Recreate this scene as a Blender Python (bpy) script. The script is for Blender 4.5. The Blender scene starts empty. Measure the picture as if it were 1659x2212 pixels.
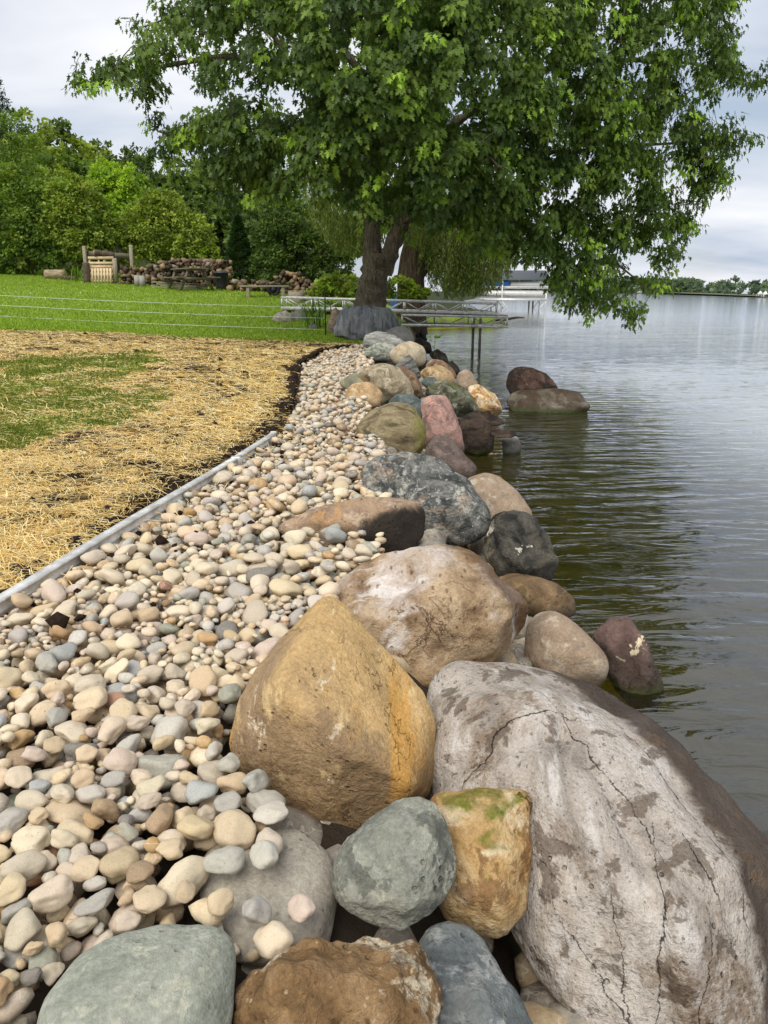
import bpy, bmesh, math, random
import numpy as np
from mathutils import Vector, Matrix, Euler

# ------------------------------------------------------------------ camera, sky, sun, exposure
scene = bpy.context.scene
COL = scene.collection
EYE = 1.25                     # eye height above the pebble strip (m); the lake lies at WATER
WATER = -0.50
FPX = 1662.0                   # focal length in units of a 1659 x 2212 frame
PITCH = math.atan((1106 - 627) / FPX)
cam_d = bpy.data.cameras.new('camera'); cam = bpy.data.objects.new('camera', cam_d); COL.objects.link(cam)
cam.location = (0, 0, EYE); cam.rotation_euler = (math.pi / 2 - PITCH, 0, 0)
cam_d.sensor_fit = 'VERTICAL'; cam_d.sensor_height = 24.0; cam_d.lens = FPX / 2212 * 24.0
cam_d.clip_start = 0.05; cam_d.clip_end = 4000
scene.camera = cam

SUN_EL, SUN_AZ = math.radians(52), math.radians(-150)     # azimuth from +Y towards +X: behind the viewer, to the left
world = bpy.data.worlds.new('World'); scene.world = world; world.use_nodes = True
wn, wl = world.node_tree.nodes, world.node_tree.links
wn.clear()
w_out = wn.new('ShaderNodeOutputWorld'); w_bg = wn.new('ShaderNodeBackground'); w_bg.inputs['Strength'].default_value = 0.085
w_sky = wn.new('ShaderNodeTexSky'); w_sky.sky_type = 'NISHITA'; w_sky.sun_disc = False
w_sky.sun_elevation = SUN_EL; w_sky.sun_rotation = SUN_AZ; w_sky.air_density = 1.2; w_sky.dust_density = 1.5
w_tc = wn.new('ShaderNodeTexCoord'); w_sep = wn.new('ShaderNodeSeparateXYZ'); wl.new(w_tc.outputs['Generated'], w_sep.inputs[0])
def wmath(op, a, b=None):
    n = wn.new('ShaderNodeMath'); n.operation = op
    for i, v in enumerate((a, b)):
        if v is None: continue
        if isinstance(v, (int, float)): n.inputs[i].default_value = v
        else: wl.new(v, n.inputs[i])
    return n.outputs[0]
w_h = wmath('ADD', wmath('ABSOLUTE', w_sep.outputs[2]), 0.22)
w_cmb = wn.new('ShaderNodeCombineXYZ')
wl.new(wmath('DIVIDE', w_sep.outputs[0], w_h), w_cmb.inputs[0]); wl.new(wmath('DIVIDE', w_sep.outputs[1], w_h), w_cmb.inputs[1])
def cloud_noise(scale, detail, off):
    m = wn.new('ShaderNodeMapping'); m.inputs['Location'].default_value = off; m.inputs['Scale'].default_value = (1.0, 1.7, 1)
    wl.new(w_cmb.outputs[0], m.inputs[0])
    n = wn.new('ShaderNodeTexNoise'); n.inputs['Scale'].default_value = scale; n.inputs['Detail'].default_value = detail
    n.inputs['Roughness'].default_value = 0.52; n.inputs['Distortion'].default_value = 0.25
    wl.new(m.outputs[0], n.inputs['Vector']); return n.outputs['Fac']
def wramp(fac, stops):
    r = wn.new('ShaderNodeValToRGB'); wl.new(fac, r.inputs[0])
    e = r.color_ramp.elements
    while len(e) < len(stops): e.new(0.5)
    for q, (p, c) in zip(e, stops): q.position = p; q.color = (*c, 1)
    return r.outputs[0]
def wmix(fac, a, b):
    n = wn.new('ShaderNodeMix'); n.data_type = 'RGBA'; wl.new(fac, n.inputs[0]); wl.new(a, n.inputs[6]); wl.new(b, n.inputs[7]); return n.outputs[2]
cl_body = wramp(cloud_noise(0.85, 5, (2.1, 0.4, 0)), [(0.30, (4.1, 4.8, 5.9)), (0.44, (5.6, 6.1, 7.0)), (0.58, (7.3, 7.5, 8.0)), (0.74, (9.0, 9.0, 9.1))])
cl_cover = wramp(cloud_noise(0.6, 4, (7.3, 3.9, 0)), [(0.30, (0.62,) * 3), (0.50, (0.97,) * 3)])
wl.new(wmix(cl_cover, w_sky.outputs[0], cl_body), w_bg.inputs['Color']); wl.new(w_bg.outputs[0], w_out.inputs[0])

sun_d = bpy.data.lights.new('sun', 'SUN'); sun_d.energy = 2.3; sun_d.angle = math.radians(50); sun_d.color = (1.0, 0.955, 0.89)
sun = bpy.data.objects.new('sun', sun_d); COL.objects.link(sun)
sun_dir = Vector((math.sin(SUN_AZ) * math.cos(SUN_EL), math.cos(SUN_AZ) * math.cos(SUN_EL), math.sin(SUN_EL)))
sun.rotation_euler = sun_dir.to_track_quat('Z', 'Y').to_euler(); sun.location = sun_dir * 30
scene.view_settings.view_transform = 'Standard'; scene.view_settings.look = 'None'
scene.view_settings.exposure = 0.52; scene.view_settings.gamma = 1.0; scene.view_settings.use_curve_mapping = False
scene.render.engine = 'CYCLES'; scene.cycles.max_bounces = 8; scene.cycles.transparent_max_bounces = 12
scene.cycles.diffuse_bounces = 4; scene.cycles.glossy_bounces = 3; scene.cycles.transmission_bounces = 4
scene.cycles.use_denoising = True; scene.cycles.sample_clamp_indirect = 6.0

# ------------------------------------------------------------------ helpers
rng = np.random.default_rng(7); random.seed(7)
CP, SP = math.cos(PITCH), math.sin(PITCH)
CAM = np.array([0, 0, EYE])
def ray(px, py):
    x = (px - 829.5) / FPX; y = -(py - 1106) / FPX
    return np.array([x, CP + SP * y, -SP + CP * y])
def atz(px, py, z=0.0):
    r = ray(px, py); return CAM + r * ((z - EYE) / r[2])
def aty(px, py, Y):
    r = ray(px, py); return CAM + r * (Y / r[1])
def project(p):
    p = np.atleast_2d(p) - CAM
    d = p[:, 1] * CP - p[:, 2] * SP; u = p[:, 1] * SP + p[:, 2] * CP
    return 829.5 + FPX * p[:, 0] / d, 1106 - FPX * u / d, d
def lin(*c):
    c = np.array(c, float) / 255.0
    return tuple(float(v) for v in np.where(c <= 0.04045, c / 12.92, ((c + 0.055) / 1.055) ** 2.4))
def sstep(a, b, x):
    t = np.clip((x - a) / (b - a), 0, 1); return t * t * (3 - 2 * t)

def _hash(ix, iy, iz, seed):
    with np.errstate(over='ignore'):
        h = (ix.astype(np.uint32) * np.uint32(374761393) + iy.astype(np.uint32) * np.uint32(668265263)
             + iz.astype(np.uint32) * np.uint32(2147483647) + np.uint32(seed * 974711 + 17))
        h = (h ^ (h >> np.uint32(13))) * np.uint32(1274126177)
        h = (h ^ (h >> np.uint32(16))) * np.uint32(2246822519)
        h = h ^ (h >> np.uint32(15))
    return h.astype(np.float64) / 4294967295.0
def vnoise(p, seed=0):
    p = np.asarray(p, float); i = np.floor(p).astype(np.int64); f = p - i; f = f * f * (3 - 2 * f)
    r = 0
    for a in (0, 1):
        for b in (0, 1):
            for c in (0, 1):
                w = (f[:, 0] if a else 1 - f[:, 0]) * (f[:, 1] if b else 1 - f[:, 1]) * (f[:, 2] if c else 1 - f[:, 2])
                r = r + w * _hash(i[:, 0] + a, i[:, 1] + b, i[:, 2] + c, seed)
    return r * 2 - 1
def fbm(p, octs=4, seed=0, gain=0.5):
    s = 0; a = 1.0; p = np.asarray(p, float)
    for k in range(octs):
        s = s + a * vnoise(p, seed + k * 11); p = p * 2.03 + 3.7; a *= gain
    return s
def noise2(x, y, scale, octs=3, seed=0):
    x, y = np.broadcast_arrays(np.asarray(x, float), np.asarray(y, float)); sh = x.shape
    return fbm(np.stack([x.ravel() * scale, y.ravel() * scale, np.full(x.size, seed * 1.37)], 1), octs, seed).reshape(sh)

def fast_mesh(name, verts, loops, starts, totals, smooth=False, cols=None):
    me = bpy.data.meshes.new(name)
    verts = np.ascontiguousarray(verts, np.float32)
    me.vertices.add(len(verts)); me.vertices.foreach_set('co', verts.ravel())
    me.loops.add(len(loops)); me.loops.foreach_set('vertex_index', np.ascontiguousarray(loops, np.int32))
    me.polygons.add(len(starts)); me.polygons.foreach_set('loop_start', np.ascontiguousarray(starts, np.int32))
    me.polygons.foreach_set('loop_total', np.ascontiguousarray(totals, np.int32))
    if smooth: me.polygons.foreach_set('use_smooth', np.ones(len(starts), bool))
    if cols is not None:
        a = me.color_attributes.new('Col', 'FLOAT_COLOR', 'POINT')
        c = np.ones((len(verts), 4), np.float32); c[:, :cols.shape[1]] = cols
        a.data.foreach_set('color', c.ravel())
    me.update(calc_edges=True); return me
def mesh_faces(name, verts, faces, smooth=False, cols=None):
    """faces: an (n, k) array of equal polygons"""
    faces = np.asarray(faces, np.int32); n, k = faces.shape
    return fast_mesh(name, verts, faces.ravel(), np.arange(n) * k, np.full(n, k), smooth, cols)
def obj(name, me, mat=None, parent=None, loc=None, rot=None):
    o = bpy.data.objects.new(name, me); COL.objects.link(o)
    if mat is not None and me is not None and len(me.materials) == 0: me.materials.append(mat)
    if parent is not None: o.parent = parent
    if loc is not None: o.location = loc
    if rot is not None: o.rotation_euler = rot
    return o
def tag(o, label=None, cat=None, group=None, kind=None):
    if label: o['label'] = label
    if cat: o['category'] = cat
    if group: o['group'] = group
    if kind: o['kind'] = kind
    return o
def empty(name, loc, rz=0.0):
    o = bpy.data.objects.new(name, None); COL.objects.link(o); o.location = loc; o.rotation_euler = (0, 0, rz); o.empty_display_size = 0.2; return o

class MB:
    """collects boxes and tubes of ONE part and links them as one mesh object"""
    def __init__(s): s.v, s.f, s.n = [], [], 0
    def add(s, v, f):
        s.v.append(np.asarray(v, float)); s.f += [tuple(i + s.n for i in q) for q in f]; s.n += len(v); return s
    def box(s, lo, hi, taper=0.0):
        (a, b, c), (d, e, f) = lo, hi
        s.add([(a, b, c), (d, b, c), (d, e, c), (a, e, c), (a, b, f), (d, b, f), (d, e, f), (a, e, f)],
              [(0, 3, 2, 1), (4, 5, 6, 7), (0, 1, 5, 4), (1, 2, 6, 5), (2, 3, 7, 6), (3, 0, 4, 7)]); return s
    def beam(s, p, q, w, h, up=(0, 0, 1)):
        p, q = Vector(p), Vector(q); d = (q - p).normalized(); u = Vector(up)
        sd = d.cross(u)
        if sd.length < 1e-4: sd = d.cross(Vector((0, 1, 0)))
        sd.normalize(); u = sd.cross(d)
        v = []
        for c in (p, q):
            for (i, j) in ((-1, -1), (1, -1), (1, 1), (-1, 1)): v.append(c + sd * (i * w / 2) + u * (j * h / 2))
        s.add([tuple(k) for k in v], [(0, 3, 2, 1), (4, 5, 6, 7), (0, 1, 5, 4), (1, 2, 6, 5), (2, 3, 7, 6), (3, 0, 4, 7)]); return s
    def tube(s, pts, rad, k=8, cap=True, wob=0.0, seed=0):
        pts = np.asarray(pts, float); n = len(pts); rad = np.broadcast_to(np.asarray(rad, float), (n,))
        t = np.gradient(pts, axis=0); t /= np.linalg.norm(t, axis=1)[:, None] + 1e-9
        ref = np.array([0, 0, 1.0]) if abs(t[0, 2]) < 0.9 else np.array([0, 1.0, 0])
        v = []
        for i in range(n):
            a = np.cross(t[i], ref); a /= np.linalg.norm(a) + 1e-9; b = np.cross(t[i], a)
            ref = np.cross(a, t[i]) if i else ref
            ang = np.arange(k) * 2 * math.pi / k
            rr = rad[i] * (1 + (wob * fbm(np.stack([np.cos(ang) * 2, np.sin(ang) * 2, np.full(k, i * 0.6 + seed)], 1), 3, seed) if wob else 0))
            v.append(pts[i] + (np.cos(ang) * rr)[:, None] * a + (np.sin(ang) * rr)[:, None] * b)
        f = []
        for i in range(n - 1):
            for j in range(k):
                j2 = (j + 1) % k; f.append((i * k + j, i * k + j2, (i + 1) * k + j2, (i + 1) * k + j))
        if cap: f.append(tuple(range(k))[::-1]); f.append(tuple((n - 1) * k + j for j in range(k)))
        s.add(np.concatenate(v), f); return s
    def mesh(s, name, smooth=False):
        v = np.concatenate(s.v)
        tot = np.array([len(q) for q in s.f]); lp = np.array([i for q in s.f for i in q])
        return fast_mesh(name, v, lp, np.concatenate([[0], np.cumsum(tot)[:-1]]), tot, smooth)
    def build(s, name, mat, parent=None, smooth=False, bevel=0.0, loc=None, rot=None):
        o = obj(name, s.mesh(name, smooth), mat, parent, loc, rot)
        if bevel:
            b = o.modifiers.new('edge', 'BEVEL'); b.width = bevel; b.segments = 2; b.limit_method = 'ANGLE'
        return o

_ICO = {}
def ico(n):
    if n not in _ICO:
        bm = bmesh.new(); bmesh.ops.create_icosphere(bm, subdivisions=n, radius=1.0)
        bm.verts.ensure_lookup_table()
        v = np.array([x.co[:] for x in bm.verts]); f = np.array([[q.index for q in x.verts] for x in bm.faces])
        e = np.array([[q.index for q in x.verts] for x in bm.edges]); bm.free(); _ICO[n] = (v, f, e)
    return _ICO[n]
def lap(v, e, it, k=0.6):
    deg = np.bincount(e.ravel(), minlength=len(v))[:, None]
    for _ in range(it):
        s = np.zeros_like(v)
        for c in range(3):
            s[:, c] = np.bincount(e[:, 0], v[e[:, 1], c], len(v)) + np.bincount(e[:, 1], v[e[:, 0], c], len(v))
        v = v + k * (s / deg - v)
    return v
def vnormals(v, f):
    n = np.cross(v[f[:, 1]] - v[f[:, 0]], v[f[:, 2]] - v[f[:, 0]]); o = np.zeros_like(v)
    for k in range(3):
        for c in range(3): o[:, c] += np.bincount(f[:, k], n[:, c], len(v))
    return o / (np.linalg.norm(o, axis=1)[:, None] + 1e-12)
def hull_planes(pts):
    bm = bmesh.new()
    for p in pts: bm.verts.new(p)
    bmesh.ops.convex_hull(bm, input=list(bm.verts))
    bm.faces.ensure_lookup_table(); N, D = [], []
    for f in bm.faces:
        f.normal_update(); N.append(f.normal[:]); D.append(f.normal.dot(f.verts[0].co))
    bm.free(); return np.array(N), np.array(D)

# ------------------------------------------------------------------ materials
class NT:
    def __init__(s, name):
        s.m = bpy.data.materials.new(name); s.m.use_nodes = True; s.t = s.m.node_tree; s.n, s.l = s.t.nodes, s.t.links
        s.b = s.n['Principled BSDF']; s.out = s.n['Material Output']
        s._oc = None
    def new(s, ty, **kw):
        x = s.n.new(ty)
        for k, v in kw.items(): setattr(x, k, v)
        return x
    def link(s, a, b): s.l.new(a, b)
    def oc(s):
        if s._oc is None: s._oc = s.new('ShaderNodeTexCoord').outputs['Object']
        return s._oc
    def pos(s): return s.new('ShaderNodeNewGeometry').outputs['Position']
    def mapping(s, vec, scale=(1, 1, 1), rot=(0, 0, 0), loc=(0, 0, 0)):
        m = s.new('ShaderNodeMapping'); s.link(vec, m.inputs[0])
        m.inputs['Scale'].default_value = scale; m.inputs['Rotation'].default_value = rot; m.inputs['Location'].default_value = loc
        return m.outputs[0]
    def noise(s, vec, scale, detail=4, rough=0.55, dist=0.0):
        x = s.new('ShaderNodeTexNoise'); s.link(vec, x.inputs['Vector']); x.inputs['Scale'].default_value = scale
        x.inputs['Detail'].default_value = detail; x.inputs['Roughness'].default_value = rough; x.inputs['Distortion'].default_value = dist
        return x.outputs['Fac']
    def voro(s, vec, scale, feature='F1'):
        x = s.new('ShaderNodeTexVoronoi', feature=feature); s.link(vec, x.inputs['Vector']); x.inputs['Scale'].default_value = scale
        return x.outputs['Distance']
    def rampf(s, fac, lo, hi, a=0.0, b=1.0):
        x = s.new('ShaderNodeMapRange'); s.link(fac, x.inputs[0]); x.inputs[1].default_value = lo; x.inputs[2].default_value = hi
        x.inputs[3].default_value = a; x.inputs[4].default_value = b; x.interpolation_type = 'SMOOTHSTEP'; return x.outputs[0]
    def math(s, op, a, b=None, clamp=False):
        x = s.new('ShaderNodeMath', operation=op, use_clamp=clamp)
        for i, v in enumerate((a, b)):
            if v is None: continue
            if isinstance(v, (int, float)): x.inputs[i].default_value = v
            else: s.link(v, x.inputs[i])
        return x.outputs[0]
    def mix(s, fac, a, b, blend='MIX'):
        x = s.new('ShaderNodeMix', data_type='RGBA', blend_type=blend)
        for i, v in ((0, fac), (6, a), (7, b)):
            if isinstance(v, (int, float)): x.inputs[i].default_value = v
            elif isinstance(v, (tuple, list)): x.inputs[i].default_value = (*v[:3], 1)
            else: s.link(v, x.inputs[i])
        return x.outputs[2]
    def ramp(s, fac, stops):
        r = s.new('ShaderNodeValToRGB'); s.link(fac, r.inputs[0]); e = r.color_ramp.elements
        while len(e) < len(stops): e.new(0.5)
        for q, (p, c) in zip(e, stops): q.position = p; q.color = (*c[:3], 1)
        return r.outputs[0]
    def bump(s, h, strength=0.5, dist=0.02, prev=None):
        x = s.new('ShaderNodeBump'); s.link(h, x.inputs['Height']); x.inputs['Strength'].default_value = strength; x.inputs['Distance'].default_value = dist
        if prev is not None: s.link(prev, x.inputs['Normal'])
        return x.outputs[0]
    def set(s, color=None, rough=None, normal=None, spec=None, metal=None):
        for k, v in (('Base Color', color), ('Roughness', rough), ('Normal', normal), ('Specular IOR Level', spec), ('Metallic', metal)):
            if v is None: continue
            if isinstance(v, (int, float)): s.b.inputs[k].default_value = v
            elif isinstance(v, (tuple, list)): s.b.inputs[k].default_value = (*v[:3], 1)
            else: s.link(v, s.b.inputs[k])
        return s.m

def plainmat(name, c, rough=0.6, metal=0.0, var=0.25, scale=14.0, stretch=(1, 1, 1), bump=0.2, spec=0.4):
    t = NT(name); v = t.mapping(t.oc(), stretch)
    n = t.noise(v, scale, 5, 0.6)
    col = t.mix(t.rampf(n, 0.3, 0.7), tuple(x * (1 - var) for x in c), tuple(min(1, x * (1 + var)) for x in c))
    return t.set(col, rough, t.bump(n, bump, 0.01), spec, metal)

# ------------------------------------------------------------------ the land, the lake bed, the lake
SHORE = np.array([(-3, 0.55), (0, 0.5), (2, 0.55), (4, 0.6), (6, 0.55), (8, 0.5), (10, 0.6), (12, 0.75), (15, 0.7), (18, 0.5), (20.5, 0.7), (23, 1.0),
                  (30, 1.3), (37, 1.8), (40, 6.2), (46, 7.0), (60, 6.5), (90, 9.0), (140, 14.0), (300, 40), (900, 120)])
def shore_x(y): return np.interp(y, SHORE[:, 0], SHORE[:, 1])
EDGE = np.array([(-3.0, -2.6), (0.9, -1.92), (2.77, -1.5), (3.93, -1.31), (6.34, -0.93), (8.69, -0.99), (10.6, -1.18), (13.12, -1.4), (16.16, -1.24), (18.26, -0.62), (18.9, -0.45)])
def edge_x(y): return np.interp(y, EDGE[:, 0], EDGE[:, 1])          # where straw meets pebbles
def land_z(x, y):
    x, y = np.broadcast_arrays(np.asarray(x, float), np.asarray(y, float))
    left = np.maximum(0, -(x + 1.0))
    z = 0.045 + 0.036 * np.minimum(left, 40)
    z = z + 0.12 * (np.clip(y, 20.3, 27.5) - 20.3) * sstep(1.5, -2.5, x) + 0.055 * np.clip(y - 27.5, 0, 16) * sstep(2.0, -4.0, x)
    z = z + 0.05 * sstep(19.5, 22, y)
    hill = np.clip(y - 44, 0, 60) * 0.16 * sstep(-2, -25, x) + np.clip(-x - 20, 0, 40) * 0.10 * sstep(28, 45, y)
    z = z + hill
    under = (x > edge_x(y)) & (y < 19.2)
    z = np.where(under, -0.075 + 0 * z, z)
    d = x - shore_x(y)
    near = sstep(-0.75, 0.55, d)                                    # the bank falls to the lake bed
    zb = np.where(y < 20, -1.0, -0.85) - 0.16 * np.clip(d - 0.4, 0, 14)
    z = z * (1 - near) + zb * near
    z = z + 0.012 * noise2(x, y, 1.7, 3, 3) * sstep(3.0, 0.5, near * 3)
    return z
def T(x, y): return float(land_z(np.array([x]), np.array([y]))[0])

def wpoly(pts, z=0.05): return np.array([atz(a, b, z)[:2] for a, b in pts])
def inpoly(x, y, P):
    c = np.zeros(x.shape, bool); j = len(P) - 1
    for i in range(len(P)):
        xi, yi, xj, yj = *P[i], *P[j]
        with np.errstate(divide='ignore', invalid='ignore'):
            c ^= ((yi > y) != (yj > y)) & (x < (xj - xi) * (y - yi) / (yj - yi + 1e-12) + xi)
        j = i
    return c
# the green tongue of old turf that the straw does not cover
TURF = wpoly([(-400, 1010), (0, 985), (90, 975), (180, 952), (290, 925), (332, 897), (318, 872), (250, 850), (265, 822), (330, 800), (368, 788), (330, 772), (200, 780), (60, 800), (-60, 830), (-500, 800)])
def turf_mask(x, y):
    """1 where grass grows, 0 where straw over soil lies"""
    jx = x + 0.35 * noise2(x, y, 2.3, 4, 21); jy = y + 0.80 * noise2(x, y, 1.6, 4, 22)
    a = inpoly(jx, jy, TURF).astype(float) * sstep(-0.75, 0.25, noise2(x, y, 1.5, 3, 27) + 0.25)
    lawn_y = 18.6 + 0.06 * (-x) + 0.5 * noise2(x, y * 0.3, 1.1, 3, 23)
    a = np.maximum(a, sstep(-0.5, 0.5, y - lawn_y))
    a = np.maximum(a, 0.55 * sstep(-7.0, -10.5, x + 0.15 * y * 0) * sstep(8, 12, y) * (0.5 + 0.5 * np.sign(noise2(x, y, 0.8, 3, 29))))
    return np.clip(a, 0, 1)
def grid_mesh(name, xs, ys, zf, cols=None, smooth=True):
    X, Y = np.meshgrid(xs, ys); Z = zf(X, Y); nx, ny = len(xs), len(ys)
    v = np.stack([X.ravel(), Y.ravel(), Z.ravel()], 1)
    i = (np.arange(ny - 1)[:, None] * nx + np.arange(nx - 1)[None, :]).ravel()
    f = np.stack([i, i + 1, i + nx + 1, i + nx], 1)
    return mesh_faces(name, v, f, smooth, cols(X.ravel(), Y.ravel()) if cols else None)
def uneven(parts): return np.concatenate([np.linspace(a, b, n, endpoint=False) for a, b, n in parts] + [[parts[-1][1]]])

def ground_mat():
    t = NT('ground_soil_and_turf'); p = t.pos()
    a = t.new('ShaderNodeVertexColor', layer_name='Col'); sp = t.new('ShaderNodeSeparateColor'); t.link(a.outputs[0], sp.inputs[0])
    n1 = t.noise(p, 34, 6, 0.7); n2 = t.noise(p, 5, 4, 0.6); n3 = t.noise(p, 0.35, 3, 0.5)
    soil = t.ramp(n1, [(0.3, lin(26, 20, 16)), (0.55, lin(50, 38, 29)), (0.75, lin(88, 68, 46))])
    straw = t.ramp(t.noise(t.mapping(p, (1, 1, 1)), 60, 5, 0.75), [(0.3, lin(92, 70, 42)), (0.5, lin(194, 156, 88)), (0.68, lin(234, 204, 136))])
    soil = t.mix(t.rampf(n2, 0.46, 0.70, 0, 0.8), soil, straw)
    g1 = t.noise(t.mapping(p, (1, 0.55, 1)), 26, 5, 0.7)
    grass = t.ramp(g1, [(0.25, lin(84, 100, 36)), (0.5, lin(118, 140, 50)), (0.75, lin(150, 170, 70))])
    grass = t.mix(t.rampf(n3, 0.35, 0.7, 0, 0.35), grass, lin(120, 150, 48))
    col = t.mix(sp.outputs[0], soil, grass)
    pz = t.new('ShaderNodeSeparateXYZ'); t.link(p, pz.inputs[0])
    bed = t.ramp(t.noise(p, 3.0, 5, 0.6), [(0.3, lin(92, 86, 28)), (0.6, lin(156, 142, 52)), (0.8, lin(118, 118, 48))])
    bed = t.mix(t.rampf(pz.outputs[2], WATER - 0.02, WATER + 0.08), bed, lin(62, 53, 44))
    col = t.mix(sp.outputs[1], col, bed)
    wood = t.ramp(n2, [(0.3, lin(30, 36, 18)), (0.7, lin(62, 70, 34))])
    col = t.mix(sp.outputs[2], col, wood)
    return t.set(col, 0.95, t.bump(n1, 0.7, 0.03), 0.15)
def ground_cols(x, y):
    bed = np.where(y < 19.4, sstep(0.0, 0.06, x - edge_x(y)), sstep(-0.5, -0.1, x - shore_x(y)))
    return np.stack([turf_mask(x, y), bed, sstep(38, 43, y - 0.25 * (x + 10))], 1)
gx = uneven([(-900, -60, 20), (-60, -12, 40), (-12, -4, 60), (-4, 3, 90), (3, 14, 30), (14, 120, 25), (120, 900, 15)])
gy = uneven([(-6, 1, 12), (1, 12, 150), (12, 30, 130), (30, 60, 50), (60, 140, 30), (140, 900, 20)])
tag(obj('ground', grid_mesh('ground', gx, gy, land_z, ground_cols), ground_mat()), kind='structure')

def water_mat():
    t = NT('lake_water'); p = t.pos()
    # wind ripples: long crests, bent by slow noise; finer ones on top
    wv = t.new('ShaderNodeTexWave', wave_type='BANDS', bands_direction='Y', wave_profile='SIN'); t.link(t.mapping(p, (0.35, 1.0, 1), (0, 0, math.radians(-13))), wv.inputs[0])
    wv.inputs['Scale'].default_value = 1.25; wv.inputs['Distortion'].default_value = 14.0; wv.inputs['Detail'].default_value = 3.0; wv.inputs['Detail Scale'].default_value = 0.9; wv.inputs['Detail Roughness'].default_value = 0.6
    a = t.math('MULTIPLY', wv.outputs['Fac'], t.rampf(t.noise(t.mapping(p, (0.6, 1, 1)), 0.8, 3, 0.5), 0.35, 0.65, 0.25, 1.0)); b = t.noise(t.mapping(p, (1.0, 3.2, 1), (0, 0, math.radians(-20))), 2.0, 3, 0.5, 0.8); c = t.noise(t.mapping(p, (1, 1.8, 1)), 13, 2, 0.5)
    sy = t.new('ShaderNodeSeparateXYZ'); t.link(p, sy.inputs[0]); calm = t.rampf(sy.outputs[1], 10, 60, 1.0, 0.05)   # the open lake lies smoother and the waves there are finer than a pixel
    a = t.math('MULTIPLY', a, calm); b = t.math('MULTIPLY', b, calm); c = t.math('MULTIPLY', c, t.rampf(sy.outputs[1], 12, 70, 1.0, 0.3))
    n = t.bump(a, 0.18, 0.05); n = t.bump(b, 0.27, 0.07, n); n = t.bump(c, 0.15, 0.008, n)
    fr = t.new('ShaderNodeFresnel'); fr.inputs[0].default_value = 1.85; t.link(n, fr.inputs['Normal'])
    gl = t.new('ShaderNodeBsdfGlossy'); t.link(t.rampf(sy.outputs[1], 14, 90, 0.04, 0.09), gl.inputs['Roughness']); gl.inputs['Color'].default_value = (0.93, 0.95, 1, 1); t.link(n, gl.inputs['Normal'])
    tr = t.new('ShaderNodeBsdfTransparent'); tr.inputs[0].default_value = (*lin(196, 192, 112), 1)
    df = t.new('ShaderNodeBsdfDiffuse')
    sp = t.new('ShaderNodeSeparateXYZ'); t.link(p, sp.inputs[0])
    a_ = t.new('ShaderNodeVertexColor', layer_name='Col'); s2 = t.new('ShaderNodeSeparateColor'); t.link(a_.outputs[0], s2.inputs[0])
    t.link(t.mix(t.rampf(s2.outputs[0], 0.15, 0.9), lin(88, 84, 38), lin(170, 174, 166)), df.inputs[0])  # open water paled: sky reflection put into the diffuse colour
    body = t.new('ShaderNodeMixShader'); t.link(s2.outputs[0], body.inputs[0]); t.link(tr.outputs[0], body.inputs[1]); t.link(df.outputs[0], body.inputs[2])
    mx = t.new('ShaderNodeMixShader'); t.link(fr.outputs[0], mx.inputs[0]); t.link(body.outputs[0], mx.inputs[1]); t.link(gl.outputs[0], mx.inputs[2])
    t.link(mx.outputs[0], t.out.inputs[0]); return t.m
def water_z(x, y):
    r = math.radians(-14); u = x * math.cos(r) - y * math.sin(r); v = x * math.sin(r) + y * math.cos(r)
    fade = sstep(26, 12, y)
    return WATER + fade * (0.010 * noise2(u * 0.5, v * 1.6, 1.6, 2, 61) + 0.006 * noise2(u * 0.45, v * 1.7, 4.2, 2, 62))
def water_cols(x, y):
    murk_sheen = 0.05 + 0.85 * sstep(0.6, 5.5, x - shore_x(y) + 0.6 * sstep(6, 2.5, y)); return np.stack([murk_sheen] * 3, 1)   # murkier as the water deepens; also blends in the painted sky sheen
wx = uneven([(-0.6, 5, 130), (5, 14, 60), (14, 60, 30), (60, 2400, 25)])
wy = uneven([(-3, 1, 12), (1, 14, 240), (14, 30, 90), (30, 100, 30), (100, 2600, 30)])
tag(obj('lake_water', grid_mesh('lake_water', wx, wy, water_z, water_cols), water_mat()), kind='structure')

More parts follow.
